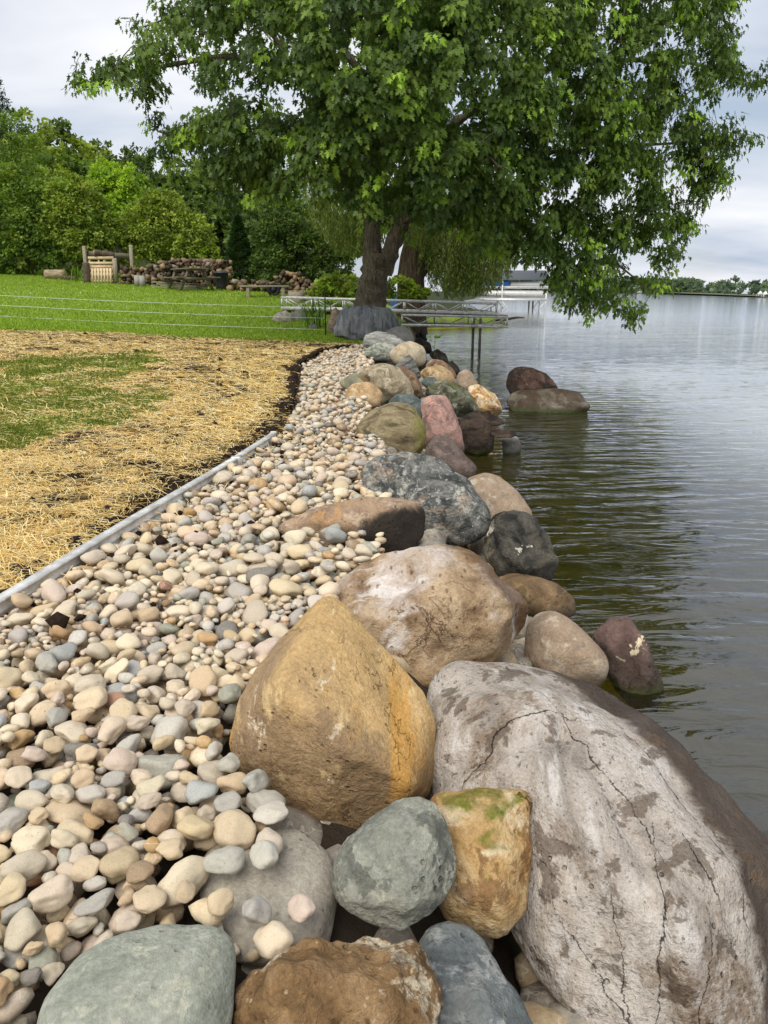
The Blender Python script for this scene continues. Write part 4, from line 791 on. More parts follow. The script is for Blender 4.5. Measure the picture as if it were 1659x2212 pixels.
def place(n, sizef, M, ylo, yhi, zmax=0.10, zfloor=None):
    for _ in range(n):
        pk = int(g.integers(len(PROTO))); size = sizef(); a = PROTO[pk][1] * size
        R = Euler((g.normal(0, 0.27), g.normal(0, 0.27), g.uniform(0, 6.28)))
        Rm = np.array(R.to_matrix()); Q = Rm @ np.diag(1 / a ** 2) @ Rm.T; half = a.max() * 1.05
        best = None
        for _k in range(M):
            y = g.uniform(ylo, yhi); xl, xr = np.interp(y, gyy, lef) + 0.045, np.interp(y, gyy, lim)
            if xr <= xl: continue
            x = g.uniform(max(xl, X0 + 0.1), xr)
            if project(np.array([x, y, 0.0]))[0][0] < -160: continue
            if ROCKTOP[int((y - Y0) / RES), int((x - X0) / RES)] > -0.01 and g.random() > 0.012: continue
            s = settle(x, y, Q, half)
            if s is None or s[0] > zmax or s[0] < -0.2: continue
            if best is None or s[0] < best[0][0]: best = (s, x, y)
        if best is None: continue
        (z, i0, i1, j0, j1, ins, top), x, y = best
        sub = HM[i0:i1, j0:j1]; np.maximum(sub, np.where(ins, z + top, -9), out=sub)
        peb.append((x, y, z, R, size, pk))
def sz(): return float(np.clip(g.lognormal(math.log(0.0365), 0.30), 0.020, 0.068))
for (ya, yb, dens) in ((0.85, 1.7, 520), (1.7, 2.2, 500), (2.2, 3.5, 460), (3.5, 6.0, 410), (6.0, 9.0, 370), (9.0, 13.0, 340), (13.0, 17.0, 320), (17.0, 20.2, 290)):
    ym = np.linspace(ya, yb, 20); area = np.maximum(0, np.interp(ym, gyy, lim) - np.maximum(np.interp(ym, gyy, lef), X0 + 0.1)).mean() * (yb - ya)
    place(int(area * dens), sz, 9, ya, yb, 0.075)
NAMES = [p[0] for p in PALETTE]
FORCED = {}
def set_down(px, py, longpx, aspect, ang, colour):
    """one of the stones one can tell apart, laid on the bed; longpx: half length, ang: its direction in plan"""
    p = atz(px, py, 0.03); d = p[1] * CP + (EYE - 0.03) * SP; size = min(0.085, longpx * d / FPX)
    pk = int(np.argmin([abs(q[1][1] - aspect) for q in PROTO])); a = PROTO[pk][1] * size; R = Euler((g.normal(0, 0.14), g.normal(0, 0.14), ang)); Rm = np.array(R.to_matrix())
    s = settle(p[0], p[1], Rm @ np.diag(1 / a ** 2) @ Rm.T, a.max() * 1.05)
    if s is None or s[0] > 0.085: return
    z, i0, i1, j0, j1, ins, top = s; z -= 0.006; sub = HM[i0:i1, j0:j1]; np.maximum(sub, np.where(ins, z + top, -9), out=sub)
    FORCED[len(peb)] = NAMES.index(colour); peb.append((p[0], p[1], z, R, size, pk))
for row in [(588, 1784, 36, 0.95, 0, 'pale grey'), (688, 1860, 36, 0.8, 1.4, 'beige'), (526, 1842, 32, 0.75, 0.6, 'rust'), (548, 1952, 48, 0.6, 1.1, 'grey'), (600, 1990, 54, 0.62, 1.0, 'ochre'), (655, 1985, 44, 0.7, 1.9, 'pinkish'), (575, 1890, 46, 0.7, 1.8, 'pale grey'),
            (468, 1938, 44, 0.85, 0.4, 'tan'), (535, 2040, 50, 0.65, 1.8, 'beige'), (350, 1872, 72, 0.55, 0.05, 'blue-grey'), (250, 1868, 42, 0.75, 1.4, 'ochre'), (220, 1938, 56, 0.6, 0.9, 'grey'), (120, 1925, 38, 0.9, 0.2, 'ochre'), (60, 1884, 66, 0.5, 0.1, 'pale grey'),
            (395, 1800, 58, 0.85, 0.5, 'pinkish'), (225, 1780, 54, 0.75, 0.1, 'beige'), (32, 1756, 42, 0.9, 0, 'cream'), (110, 1692, 52, 0.5, 0.1, 'ochre'), (355, 1698, 50, 0.7, 0.5, 'sandy'), (268, 1657, 31, 0.92, 0, 'blue-grey'), (378, 1603, 42, 0.85, 2.4, 'cream'), (290, 1595, 40, 0.92, 0, 'beige'),
            (432, 1642, 54, 0.5, 0.1, 'pale grey'), (236, 1622, 26, 0.7, 2.4, 'rust'), (158, 1575, 36, 0.88, 0.8, 'brown'), (92, 1600, 58, 0.5, 1.1, 'pinkish'), (30, 2092, 46, 0.9, 0, 'pinkish'), (335, 1785, 44, 0.65, 0.2, 'blue-grey'), (478, 1775, 40, 0.85, 0, 'brown'), (470, 1720, 42, 0.75, 0.3, 'tan'),
            (210, 1435, 48, 0.9, 0.4, 'cream'), (262, 1310, 40, 0.8, 0, 'sandy'), (475, 1340, 34, 0.75, 0.5, 'blue-grey'), (105, 1300, 40, 0.8, 0.1, 'beige'), (740, 1205, 52, 0.7, 0.1, 'ochre'), (405, 1112, 30, 0.8, 0, 'pale grey'), (680, 1185, 30, 0.95, 0, 'grey'), (415, 1470, 46, 0.5, 0.4, 'olive-grey')]:
    set_down(*row)
for (ya, yb, dens) in ((0.85, 3.0, 260), (3.0, 6.5, 130)):           # small ones find the holes
    ym = np.linspace(ya, yb, 20); area = np.maximum(0, np.interp(ym, gyy, lim) - np.maximum(np.interp(ym, gyy, lef), X0 + 0.1)).mean() * (yb - ya)
    place(int(area * dens), lambda: float(g.uniform(0.012, 0.024)), 10, ya, yb, 0.06)
NP = len(peb)
pc = g.choice(len(PALETTE), NP, p=PW)
for k_, c_ in FORCED.items(): pc[k_] = c_
pcol = np.array([lin(*PALETTE[c][1]) for c in pc]) * g.uniform(0.84, 1.08, (NP, 1)) * g.uniform(0.97, 1.03, (NP, 3))
pp = np.array([p[:3] for p in peb]); psz = np.array([p[4] for p in peb])
PX, PY, PD = project(pp)
# what shows: a stone whose top is not buried under later ones
ii = ((pp[:, 1] - Y0) / RES).astype(int); jj = ((pp[:, 0] - X0) / RES).astype(int)
shown = HM[ii, jj] < pp[:, 2] + psz * 0.95
inview = (PX > -20) & (PX < 1679) & (PY < 2230) & (PY > 0)
occl = np.zeros(NP, bool)                                             # hidden behind a boulder from the camera?
for k in np.where(inview & shown)[0]:
    p = pp[k] + [0, 0, psz[k] * 0.4]; ts = np.linspace(0.03, 0.9, 26)[:, None]; q = p + (CAM - p) * ts
    qi = ((q[:, 1] - Y0) / RES).astype(int); qj = ((q[:, 0] - X0) / RES).astype(int)
    ok = (qi >= 0) & (qi < NY) & (qj >= 0) & (qj < NX)
    if ok.any() and (ROCKTOP[qi[ok], qj[ok]] > q[ok, 2] + 0.02).any(): occl[k] = True
score = np.where(inview & shown & ~occl, psz / PD, 0); big = np.argsort(-score)[:300]; bigset = set(int(k) for k in big)
PM = {}
def proto_mesh(pk, sub):
    if (pk, sub) not in PM:
        V, f = PROTO[pk][0][sub]; me = mesh_faces('river_cobble', V, f, True); me.materials.append(M_PEB); PM[(pk, sub)] = me
    return PM[(pk, sub)]
def size_word(s): return 'tiny' if s < 0.027 else 'small' if s < 0.036 else 'medium' if s < 0.047 else 'large' if s < 0.06 else 'huge'
def shape_word(pk):
    a = PROTO[pk][1]; return ('round' if a[1] > 0.86 else 'oval' if a[1] > 0.74 else 'elongated') if a[2] > 0.58 else ('flat round' if a[1] > 0.82 else 'flat elongated')
rock_pts = [(ph, V[::37]) for (o, V, ph) in ROCKS if V[:, 1].min() < 8 and V[:, 0].min() < 0.3]
bl = sorted(bigset); bpos = pp[bl]; labels = {}
for k in bl:
    p = pp[k]; d = np.linalg.norm(bpos - p, axis=1); nb = [bl[q] for q in np.argsort(d)[1:4]]
    rd = sorted((np.linalg.norm(V - p, axis=1).min(), ph) for ph, V in rock_pts)[0]
    if p[0] - edge_x(p[1]) < 0.20: where = 'by the aluminium edging'
    elif rd[0] < 0.42: where = 'near ' + rd[1]
    else: where = 'mid strip'
    where = where.replace('near the ', 'near ')
    labels[k] = '%s %s %s cobble %s, by %s and %s ones' % (size_word(psz[k]), shape_word(peb[k][5]), PALETTE[pc[k]][0], where, PALETTE[pc[nb[0]]][0], PALETTE[pc[nb[1]]][0])
cnt = {}
for k in bl: cnt.setdefault(labels[k], []).append(k)
for lb, ks in cnt.items():
    if len(ks) == 2 and len(lb.split()) <= 14:
        ks = sorted(ks, key=lambda q: PD[q]); labels[ks[0]] = lb + ', lower one'; labels[ks[1]] = lb + ', upper one'
for k in bl:
    x, y, z, R, s, pk = peb[k]
    o = bpy.data.objects.new('river_cobble', proto_mesh(pk, 4 if PD[k] < 2.6 else 3)); COL.objects.link(o)
    o.location = (x, y, z); o.rotation_euler = R; o.scale = (s, s, s); o.color = (*pcol[k], 1)
    tag(o, labels[k], 'cobble', 'river cobbles of the pebble strip')
Vs, Fs, Cs, n0 = [], [], [], 0
for k in range(NP):
    if k in bigset: continue
    x, y, z, R, s, pk = peb[k]; sub = 2 if PD[k] < 6.0 else 1
    V, f = PROTO[pk][0][sub]; V = (V * s) @ np.array(R.to_matrix()).T + [x, y, z]
    Vs.append(V); Fs.append(f + n0); n0 += len(V); Cs.append(np.broadcast_to(pcol[k], V.shape))
tag(obj('pebbles', mesh_faces('pebbles', np.concatenate(Vs), np.concatenate(Fs), True, np.concatenate(Cs)), M_PEBS), 'river pebbles filling the strip behind the boulders', 'pebbles', kind='stuff')
# smaller stones packed down between the boulders
gf = np.random.default_rng(77); Vs, Fs, Cs, n0 = [], [], [], 0
for _ in range(950):
    y = 0.9 + 19 * gf.random() ** 1.6; xa, xb = np.interp(y, RIGHT[:, 0], RIGHT[:, 1]), float(shore_x(y)) + 0.25; x = gf.uniform(xa - 0.05, xb); f_ = (x - xa) / (xb - xa)
    s = gf.uniform(0.05, 0.12); z = -0.10 - 0.42 * f_ + gf.normal(0, 0.03); pk = int(gf.integers(len(PROTO))); V, f = PROTO[pk][0][2]; V = (V * s) @ np.array(Euler((gf.normal(0, 0.5), gf.normal(0, 0.5), gf.uniform(0, 6.28))).to_matrix()).T + [x, y, z]
    Vs.append(V); Fs.append(f + n0); n0 += len(V); Cs.append(np.broadcast_to(np.array(lin(*[(150, 136, 116), (128, 122, 112), (160, 138, 104), (112, 104, 94)][int(gf.integers(4))])), V.shape))
tag(obj('gap_stones', mesh_faces('gap_stones', np.concatenate(Vs), np.concatenate(Fs), True, np.concatenate(Cs)), M_PEBS), 'smaller stones packed into the gaps between the boulders', 'stones', kind='stuff')

# ------------------------------------------------------------------ straw, soil crumbs, grass
def leafy_mat(name, rough=0.55, trans=0.35, spec=0.3, back=None, tint=1.25):
    t = NT(name); c = t.new('ShaderNodeVertexColor', layer_name='Col').outputs[0]
    t.set(c, rough, None, spec)
    tl = t.new('ShaderNodeBsdfTranslucent'); t.link(t.mix(1.0, c, (tint, tint * 1.05, 0.55), 'MULTIPLY'), tl.inputs[0])
    mx = t.new('ShaderNodeMixShader'); mx.inputs[0].default_value = trans; t.link(t.b.outputs[0], mx.inputs[1]); t.link(tl.outputs[0], mx.inputs[2]); t.link(mx.outputs[0], t.out.inputs[0])
    return t.m
M_STRAW = leafy_mat('dry_straw', 0.6, 0.15, 0.25); M_GRASS = leafy_mat('grass_blades', 0.7, 0.45, 0.1)
g = np.random.default_rng(5)
def in_frame(x, y, z, m=30):
    a, b, d = project(np.stack([x, y, z], 1)); return (a > -m) & (a < 1659 + m) & (b < 2250)
def scatter(n, ylo, yhi, power=1.0):
    """plan points over the visible wedge left of the pebble edge; power > 0 favours the near side"""
    u = g.random(n); y = ylo * (yhi / ylo) ** u if power else g.uniform(ylo, yhi, n)
    xl = -0.56 * y - 0.25; xr = edge_x(y) - 0.03; keep = g.random(n) < 1.0
    x = xl + (xr - xl) * g.random(n); return x[keep], y[keep]
def ribbons(x, y, z, ang, ln, w, lift, bend, cols):
    n = len(x); dx, dy = np.cos(ang), np.sin(ang); V = np.zeros((n, 6, 3), np.float32)
    for i, s in enumerate((-0.5, 0.05, 0.5)):
        off = bend * (0.25 - s * s) * ln
        px_, py_ = x + dx * s * ln - dy * off, y + dy * s * ln + dx * off; pz = z + lift * (0.5 + s) + 0.006 * (1 - abs(s) * 2)
        V[:, 2 * i] = np.stack([px_ - dy * w / 2, py_ + dx * w / 2, pz], 1); V[:, 2 * i + 1] = np.stack([px_ + dy * w / 2, py_ - dx * w / 2, pz + w * 0.3], 1)
    b = (np.arange(n) * 6)[:, None]; F = np.concatenate([b + [0, 1, 3, 2], b + [2, 3, 5, 4]])
    return V.reshape(-1, 3), F, np.repeat(cols, 6, 0)
x, y = scatter(150000, 2.2, 19.6); tm = turf_mask(x, y)
sn = noise2(x, y, 2.1, 4, 31); dist_e = edge_x(y) - x
dens = np.clip(0.74 + 0.9 * sn, 0.08, 1.0) * (1 - 0.68 * tm) * (0.14 + 0.86 * sstep(0.04, 0.20 + 0.35 * sstep(9, 5, y), dist_e + 0.18 * noise2(x, y, 3.0, 2, 37)))
k = g.random(len(x)) < dens; x, y = x[k], y[k]
z = land_z(x, y); n = len(x); far = np.clip(y / 6, 0.8, 2.6)
base = np.array([lin(242, 216, 148), lin(232, 198, 120), lin(248, 232, 184), lin(208, 170, 100), lin(162, 130, 84)]); ci = g.choice(5, n, p=[0.34, 0.26, 0.2, 0.13, 0.07])
ln = g.lognormal(math.log(0.075), 0.45, n).clip(0.03, 0.22) * np.clip(far, 0.9, 1.35)
V, F, C = ribbons(x, y, z + g.uniform(0.004, 0.022, n), g.uniform(0, 6.28, n), ln, g.uniform(0.0022, 0.0047, n) * far, g.normal(0, 0.012, n) + (g.random(n) < 0.06) * g.uniform(0, 0.05, n), g.normal(0, 0.35, n), base[ci] * g.uniform(0.8, 1.1, (n, 1)))
x2 = edge_x(np.linspace(2.9, 8, 260)) + np.abs(g.normal(0.05, 0.10, 260)); y2 = np.linspace(2.9, 8, 260)      # a few blown among the pebbles
V2, F2, C2 = ribbons(x2, y2, np.full(260, 0.045), g.uniform(0, 6.28, 260), g.uniform(0.05, 0.16, 260), np.full(260, 0.004), g.normal(0, 0.02, 260), g.normal(0, 0.4, 260), base[g.choice(3, 260)])
tag(obj('straw', mesh_faces('straw', np.concatenate([V, V2]), np.concatenate([F, F2 + len(V)]), False, np.concatenate([C, C2])), M_STRAW), 'dry golden straw mulch spread over dark soil', 'straw', kind='stuff')
print('STRAW', n)
# crumbs of dark soil
x, y = scatter(5200, 2.3, 19.0); sn = noise2(x, y, 1.6, 3, 41); de = edge_x(y) - x
k = (g.random(len(x)) < np.clip(0.16 + 0.9 * np.clip(sn, 0, 1) + 0.85 * sstep(0.40, 0.05, de), 0, 1)) & (turf_mask(x, y) < 0.5); x, y = x[k], y[k]
ex = np.linspace(2.4, 17.5, 2300); x = np.append(x, edge_x(ex) - 0.03 - np.abs(g.normal(0, 1, 2300)) * np.interp(ex, [2.4, 6, 9, 17], [0.17, 0.12, 0.05, 0.03])); y = np.append(y, ex)
ex = g.uniform(2.6, 6.5, 60); x = np.append(x, edge_x(ex) + g.uniform(0.04, 0.16, 60)); y = np.append(y, ex)
pk_ = g.choice(np.where(shown & (pp[:, 1] < 7) & (pp[:, 1] > 2.1) & (pp[:, 0] < edge_x(pp[:, 1]) + 0.6))[0], 70); nx_ = len(x); x = np.append(x, pp[pk_, 0]); y = np.append(y, pp[pk_, 1])      # clods dropped on the cobbles
v0, f0, e0 = ico(1); n = len(x); s = g.lognormal(math.log(0.013), 0.45, n).clip(0.005, 0.040) * np.clip(y / 7, 1, 1.6)
z = np.where(x > edge_x(y), 0.03, land_z(x, y)); z[nx_:] = pp[pk_, 2] + psz[pk_] * 0.48; V = np.zeros((n, len(v0), 3), np.float32)
for i in range(n):
    V[i] = v0 * (1 + 0.55 * fbm(v0 * 2.2 + i * 1.7, 2, i % 97))[:, None] * s[i] * [1, 1, 0.7] + [x[i], y[i], z[i] + s[i] * 0.25]
F = (f0[None] + (np.arange(n) * len(v0))[:, None, None]).reshape(-1, 3)
tag(obj('soil_crumbs', mesh_faces('soil_crumbs', V.reshape(-1, 3), F, True), plainmat('dark_topsoil', lin(44, 34, 27), 0.95, var=0.4, scale=60, bump=0.8, spec=0.1)), 'crumbs of dark topsoil between straw and edging', 'soil', kind='stuff')
# grass
def blades(x, y, z, h, w, lean, cols):
    n = len(x); a = g.uniform(0, 6.28, n); dx, dy = np.cos(a), np.sin(a); la = g.uniform(0, 6.28, n); lx, ly = np.cos(la) * lean * h, np.sin(la) * lean * h
    V = np.stack([np.stack([x - dx * w, y - dy * w, z], 1), np.stack([x + dx * w, y + dy * w, z], 1), np.stack([x + lx * 0.4 + dx * w * 0.7, y + ly * 0.4 + dy * w * 0.7, z + h * 0.6], 1), np.stack([x + lx, y + ly, z + h * (1 - 0.3 * lean)], 1)], 1)
    F = (np.arange(n) * 4)[:, None] + [0, 1, 2, 3]
    return V.reshape(-1, 3), F, np.repeat(cols, 4, 0)
gb = np.array([lin(116, 130, 58), lin(134, 146, 68), lin(98, 112, 48), lin(158, 162, 92), lin(186, 176, 116)])
def grass_object(name, x, y, h, w, lean, label, pr):
    n = len(x); z = land_z(x, y) - 0.004; c = gb[g.choice(5, n, p=pr)] * g.uniform(0.8, 1.15, (n, 1))
    V, F, C = blades(x, y, z, h, w, lean, c); tag(obj(name, mesh_faces(name, V, F, False, C), M_GRASS), label, 'grass', kind='stuff')
x, y = scatter(200000, 3.6, 19.2); tm = turf_mask(x, y); k = g.random(len(x)) < tm * np.clip(0.62 + 0.7 * noise2(x, y, 1.9, 3, 47), 0.10, 1); x, y = x[k], y[k]; n = len(x); print('TURF', n)
grass_object('turf_grass', x, y, g.uniform(0.025, 0.065, n) * np.clip(y / 9, 0.9, 1.3), g.uniform(0.0018, 0.0034, n) * np.clip(y / 5, 1, 3), g.uniform(0.2, 1.0, n), 'old turf left green between the strawed areas', [0.34, 0.22, 0.26, 0.12, 0.06])
n = 105000; y = 18.4 + 20 * g.random(n) ** 1.5; x = -0.56 * y + (0.56 * y + 1.0) * g.random(n)
k = (turf_mask(x, y) > 0.4) & (x < shore_x(y) - 0.5); x, y = x[k], y[k]; n = len(x)
gb = np.array([lin(140, 166, 58), lin(156, 182, 70), lin(120, 148, 48), lin(174, 192, 90), lin(216, 216, 180)])
grass_object('lawn_grass', x, y, g.uniform(0.04, 0.085, n), g.uniform(0.007, 0.013, n), g.uniform(0.2, 0.9, n), 'bright mown lawn grass beyond the wire fence', [0.34, 0.26, 0.26, 0.12, 0.02])

# ------------------------------------------------------------------ things on the lawn
def gp(px, Y, dz=0.0):
    x = 0.0
    for _ in range(4):
        z = T(x, Y) + dz; x = (px - 829.5) / FPX * (Y * CP + (EYE - z) * SP)
    return Vector((x, Y, T(x, Y) + dz))
M_OLDWOOD = plainmat('dark_weathered_wood', lin(110, 101, 85), 0.8, var=0.4, scale=7, stretch=(9, 1.0, 9), bump=0.4)
M_GREYWOOD = plainmat('silver_grey_wood', lin(150, 140, 120), 0.8, var=0.3, scale=7, stretch=(1, 9, 9), bump=0.4)
M_PALLET = plainmat('pale_pallet_wood', lin(206, 184, 146), 0.75, var=0.22, scale=6, stretch=(9, 9, 1), bump=0.3)
M_PALLET2 = plainmat('pale_pallet_boards', lin(196, 174, 136), 0.75, var=0.25, scale=6, stretch=(1, 9, 9), bump=0.3)
M_BARK = plainmat('grey_brown_bark', lin(86, 74, 62), 0.9, var=0.45, scale=12, stretch=(2, 0.5, 2), bump=0.8)
M_BLACKP = plainmat('black_plastic', lin(38, 41, 45), 0.5, var=0.2, bump=0.1)
M_RUBBER = plainmat('black_rubber', lin(30, 30, 30), 0.7, var=0.2)
M_CONCRETE = plainmat('grey_concrete_block', lin(150, 148, 140), 0.9, var=0.15, scale=30)

# picnic table: A-frame legs, five top planks, two planks on each bench
p = gp(412, 28.8); tb = empty('picnic_table', p, math.radians(35)); tag(tb, 'dark weathered wooden picnic table on the lawn before the firewood', 'picnic table')
for i in range(5): MB().box((-0.36 + i * 0.146, -0.92, 0.715), (-0.36 + i * 0.146 + 0.138, 0.92, 0.753)).build('top_plank', M_OLDWOOD, tb, bevel=0.006)
for s in (-1, 1):
    for j in range(2):
        xa = s * (0.56 + j * 0.148); MB().box((xa - 0.069, -0.92, 0.415), (xa + 0.069, 0.92, 0.452)).build('seat_plank', M_OLDWOOD, tb, bevel=0.006)
for yy in (-0.62, 0.62):
    MB().beam((-0.74, yy, 0.395), (0.74, yy, 0.395), 0.04, 0.09).build('seat_support', M_OLDWOOD, tb)
    MB().beam((-0.34, yy, 0.69), (0.34, yy, 0.69), 0.04, 0.06).build('top_cleat', M_OLDWOOD, tb)
    for s in (-1, 1): MB().beam((s * 0.62, yy + 0.042, -0.02), (s * 0.24, yy + 0.042, 0.69), 0.04, 0.10).build('leg', M_OLDWOOD, tb)
    MB().beam((0, yy * 0.93, 0.40), (0, yy * 0.2, 0.70), 0.09, 0.04).build('brace', M_OLDWOOD, tb)
# bench
p = gp(572, 27.0); bn = empty('bench', p, math.radians(6)); tag(bn, 'rustic plank bench on two legs beside the chopping stump', 'bench')
MB().box((-0.82, -0.13, 0.335), (0.82, 0.15, 0.385)).build('seat', M_GREYWOOD, bn, bevel=0.01)
for s in (-0.55, 0.62): MB().box((s - 0.055, -0.10, -0.08), (s + 0.055, 0.12, 0.333)).build('leg', M_GREYWOOD, bn, bevel=0.008)
# stump
g = np.random.default_rng(8)
p = gp(640, 26.4); st = empty('chopping_stump', p); tag(st, 'pale barkless chopping stump at the bench end', 'stump')
MB().tube([(0, 0, -0.1), (0, 0, 0.02), (0.01, 0, 0.18), (0.0, 0, 0.34)], [0.31, 0.30, 0.275, 0.27], 20, True, 0.10, 4).build('trunk', M_GREYWOOD, st, smooth=False)
MB().tube([(0, 0, 0.338), (0, 0, 0.347)], [0.258, 0.256], 20, True, 0.08, 4).build('cut_face', plainmat('fresh_cut_wood', lin(188, 168, 132), 0.8, var=0.2, scale=20), st)
# tyre under the bench
ty = MB(); ring = []
for a in range(28):
    for b in range(10):
        A, B = a / 28 * 6.2832, b / 10 * 6.2832; r = 0.17 + 0.065 * math.cos(B); ring.append((r * math.cos(A), 0.06 * math.sin(B), r * math.sin(A)))
ty.add(ring, [((a * 10 + b), (a * 10 + (b + 1) % 10), (((a + 1) % 28) * 10 + (b + 1) % 10), (((a + 1) % 28) * 10 + b)) for a in range(28) for b in range(10)])
p = gp(591, 27.6, 0.20); tyr = empty('tyre', p, 0.3); tag(tyr, 'old black tyre leaning under the bench', 'tyre'); ty.build('tread', M_RUBBER, tyr, smooth=True)
MB().tube([(0, -0.03, 0), (0, 0.03, 0)], 0.108, 18).build('hub', M_BLACKP, tyr)
# bin
p = gp(480, 29.9); cn = empty('trash_can', p); tag(cn, 'black plastic trash can behind the picnic table', 'trash can')
MB().tube([(0, 0, -0.03), (0, 0, 0.1), (0, 0, 0.57), (0, 0, 0.575)], [0.215, 0.22, 0.255, 0.27], 22).build('body', M_BLACKP, cn, smooth=False)
MB().tube([(0, 0, 0.575), (0, 0, 0.60), (0, 0, 0.64), (0, 0, 0.655)], [0.282, 0.284, 0.22, 0.05], 22).build('lid', M_BLACKP, cn)
for s in (-1, 1): MB().box((s * 0.27 - 0.02, -0.06, 0.47), (s * 0.27 + 0.02, 0.06, 0.51)).build('handle', M_BLACKP, cn)
# concrete blocks, each with two hollow cells
for k, (px, lb) in enumerate([(298, 'grey concrete block on end, the one nearer the pallets'), (309, 'grey concrete block on end, the one nearer the picnic table')]):
    p = gp(px, 29.9); cb = empty('concrete_block', p, 0.1); tag(cb, lb, 'concrete block', 'concrete blocks by the firewood')
    m = MB(); m.box((-0.098, -0.1, 0), (0.098, -0.07, 0.40)).box((-0.098, 0.07, 0), (0.098, 0.1, 0.40))
    for z0 in (0.0, 0.185, 0.37): m.box((-0.097, -0.069, z0), (0.097, 0.069, z0 + 0.03))
    m.build('shell', M_CONCRETE, cb)
# plank stack behind the table
for k in range(7):
    a = gp(330 + (k % 3) * 9, 29.3 + 0.12 * (k % 2)); b = gp(448 - (k % 2) * 12, 29.3 + 0.12 * (k % 2)); zz = 0.035 + (k // 2) * 0.06
    m = MB(); m.beam(a + Vector((0, 0, zz)), b + Vector((0, 0, zz + 0.02 * math.sin(k))), 0.14, 0.036)
    tag(m.build('lumber_board', M_GREYWOOD), 'grey board in the low stack behind the picnic table, %s' % ['bottom layer, front one', 'bottom layer, rear one', 'second layer, front one', 'second layer, rear one', 'third layer, front one', 'third layer, rear one', 'single top one'][k], 'board', 'boards stacked behind the picnic table')
# pallets standing on edge
def pallet(name, label, px, Y, lean, vertical, w, h, mat, nsl):
    p = gp(px, Y); pl = empty(name, p, math.radians(-6)); pl.rotation_euler = (math.radians(lean), 0, math.radians(-6)); tag(pl, label, 'pallet')
    if vertical:
        for i in range(nsl):
            xa = -w / 2 + (i + 0.5) * w / nsl; MB().box((xa - 0.038, -0.02, 0.0), (xa + 0.038, 0.0, h)).build('slat', mat, pl)
        for z0 in (0.05, h * 0.5, h - 0.12): MB().box((-w / 2, 0.002, z0), (w / 2, 0.09, z0 + 0.08)).build('stringer', mat, pl)
        MB().box((-w / 2, -0.02, h + 0.004), (w / 2, 0.0, h + 0.10)).build('top_board', M_PALLET2, pl)
    else:
        for i in range(nsl): z0 = h - 0.11 - i * h / nsl; MB().box((-w / 2, -0.02, z0), (w / 2, 0.0, z0 + 0.105)).build('slat', mat, pl)
        for xa in (-w / 2 + 0.02, -0.12, 0.10, w / 2 - 0.06): MB().box((xa, 0.002, 0.0), (xa + 0.04, 0.10, h - 0.012)).build('stringer', mat, pl)
    return pl
pallet('wooden_pallet', 'taller pale pallet with horizontal boards leaning on the firewood', 221, 31.25, -4, False, 1.02, 0.98, M_PALLET2, 5)
pallet('wooden_pallet', 'short pallet with upright slats in front of the taller one', 217, 30.95, -7, True, 0.98, 0.56, M_PALLET, 8)
p = gp(253, 31.1); pl = empty('wooden_pallet', p, math.radians(106)); tag(pl, 'grey pallet seen edge-on at the end of the pallet pair', 'pallet')
for i in range(2): MB().box((-0.4, -0.05 + i * 0.11, 0), (0.4, -0.03 + i * 0.11, 0.95)).build('slat', M_GREYWOOD, pl)
MB().box((-0.4, -0.028, 0.06), (-0.3, 0.058, 0.93)).build('stringer', M_GREYWOOD, pl); MB().box((0.3, -0.028, 0.06), (0.4, 0.058, 0.93)).build('stringer', M_GREYWOOD, pl)
# posts and rail behind
for px, h, lb in ((189, 1.32, 'grey wooden post behind the pallets, nearer the bushes'), (287, 1.45, 'grey wooden post behind the firewood, tilted')):
    p = gp(px, 31.9); MBp = MB(); MBp.beam(p + Vector((0, 0, -0.2)), p + Vector((0.05 if px > 200 else 0, 0, h)), 0.13, 0.13, (0, 1, 0)); tag(MBp.build('wooden_post', M_GREYWOOD, bevel=0.02), lb, 'post')
a, b = gp(192, 32.1, 1.05), gp(286, 32.1, 1.0); m = MB(); m.beam(a, b, 0.04, 0.2); tag(m.build('fence_rail', M_OLDWOOD), 'dark grey plank rail between the two wooden posts', 'rail')
# logs lying about
def log(name, label, c, L, r, rz, tilt=0.0, seed=0, mat=M_BARK):
    r_ = empty(name, c, rz); r_.rotation_euler = (0, tilt, rz); tag(r_, label, 'log', 'round logs by the bushes')
    xs = np.linspace(-L / 2, L / 2, 7); MB().tube(np.stack([xs, 0.02 * np.sin(xs * 3 + seed), np.zeros(7)], 1), r * (1 + 0.06 * np.sin(np.arange(7) * 2.1 + seed)), 14, True, 0.10, seed).build('bark', mat, r_)
    for s in (-1, 1): MB().tube([(s * (L / 2 - 0.002), 0, 0), (s * (L / 2 + 0.004), 0, 0)], r * 0.86, 14).build('cut_end', M_CUT, r_)
M_CUT = plainmat('grey_cut_end', lin(138, 118, 92), 0.85, var=0.3, scale=16)
M_PALELOG = plainmat('barkless_pale_log', lin(150, 132, 106), 0.85, var=0.35, scale=9, stretch=(0.5, 2, 2), bump=0.5)
log('log', 'thick pale fallen log lying in front of the bushes', gp(119, 32.6, 0.17), 0.78, 0.20, 0.12, 0, 1, M_PALELOG)
log('log', 'short flat log piece next to the thick pale log', gp(152, 32.2, 0.06), 0.45, 0.10, 0.4, 0.1, 2)
log('log', 'upright log standing left of the pallets', gp(187, 31.0, 0.36), 0.76, 0.13, 0.0, math.pi / 2, 3)
log('log', 'dark log on top of the pallets, nearer one', gp(212, 31.4, 1.08), 0.34, 0.12, 0.7, 0.15, 4)
log('log', 'dark log on top of the pallets, longer one', gp(234, 31.4, 1.07), 0.45, 0.11, 0.3, 0.2, 5)
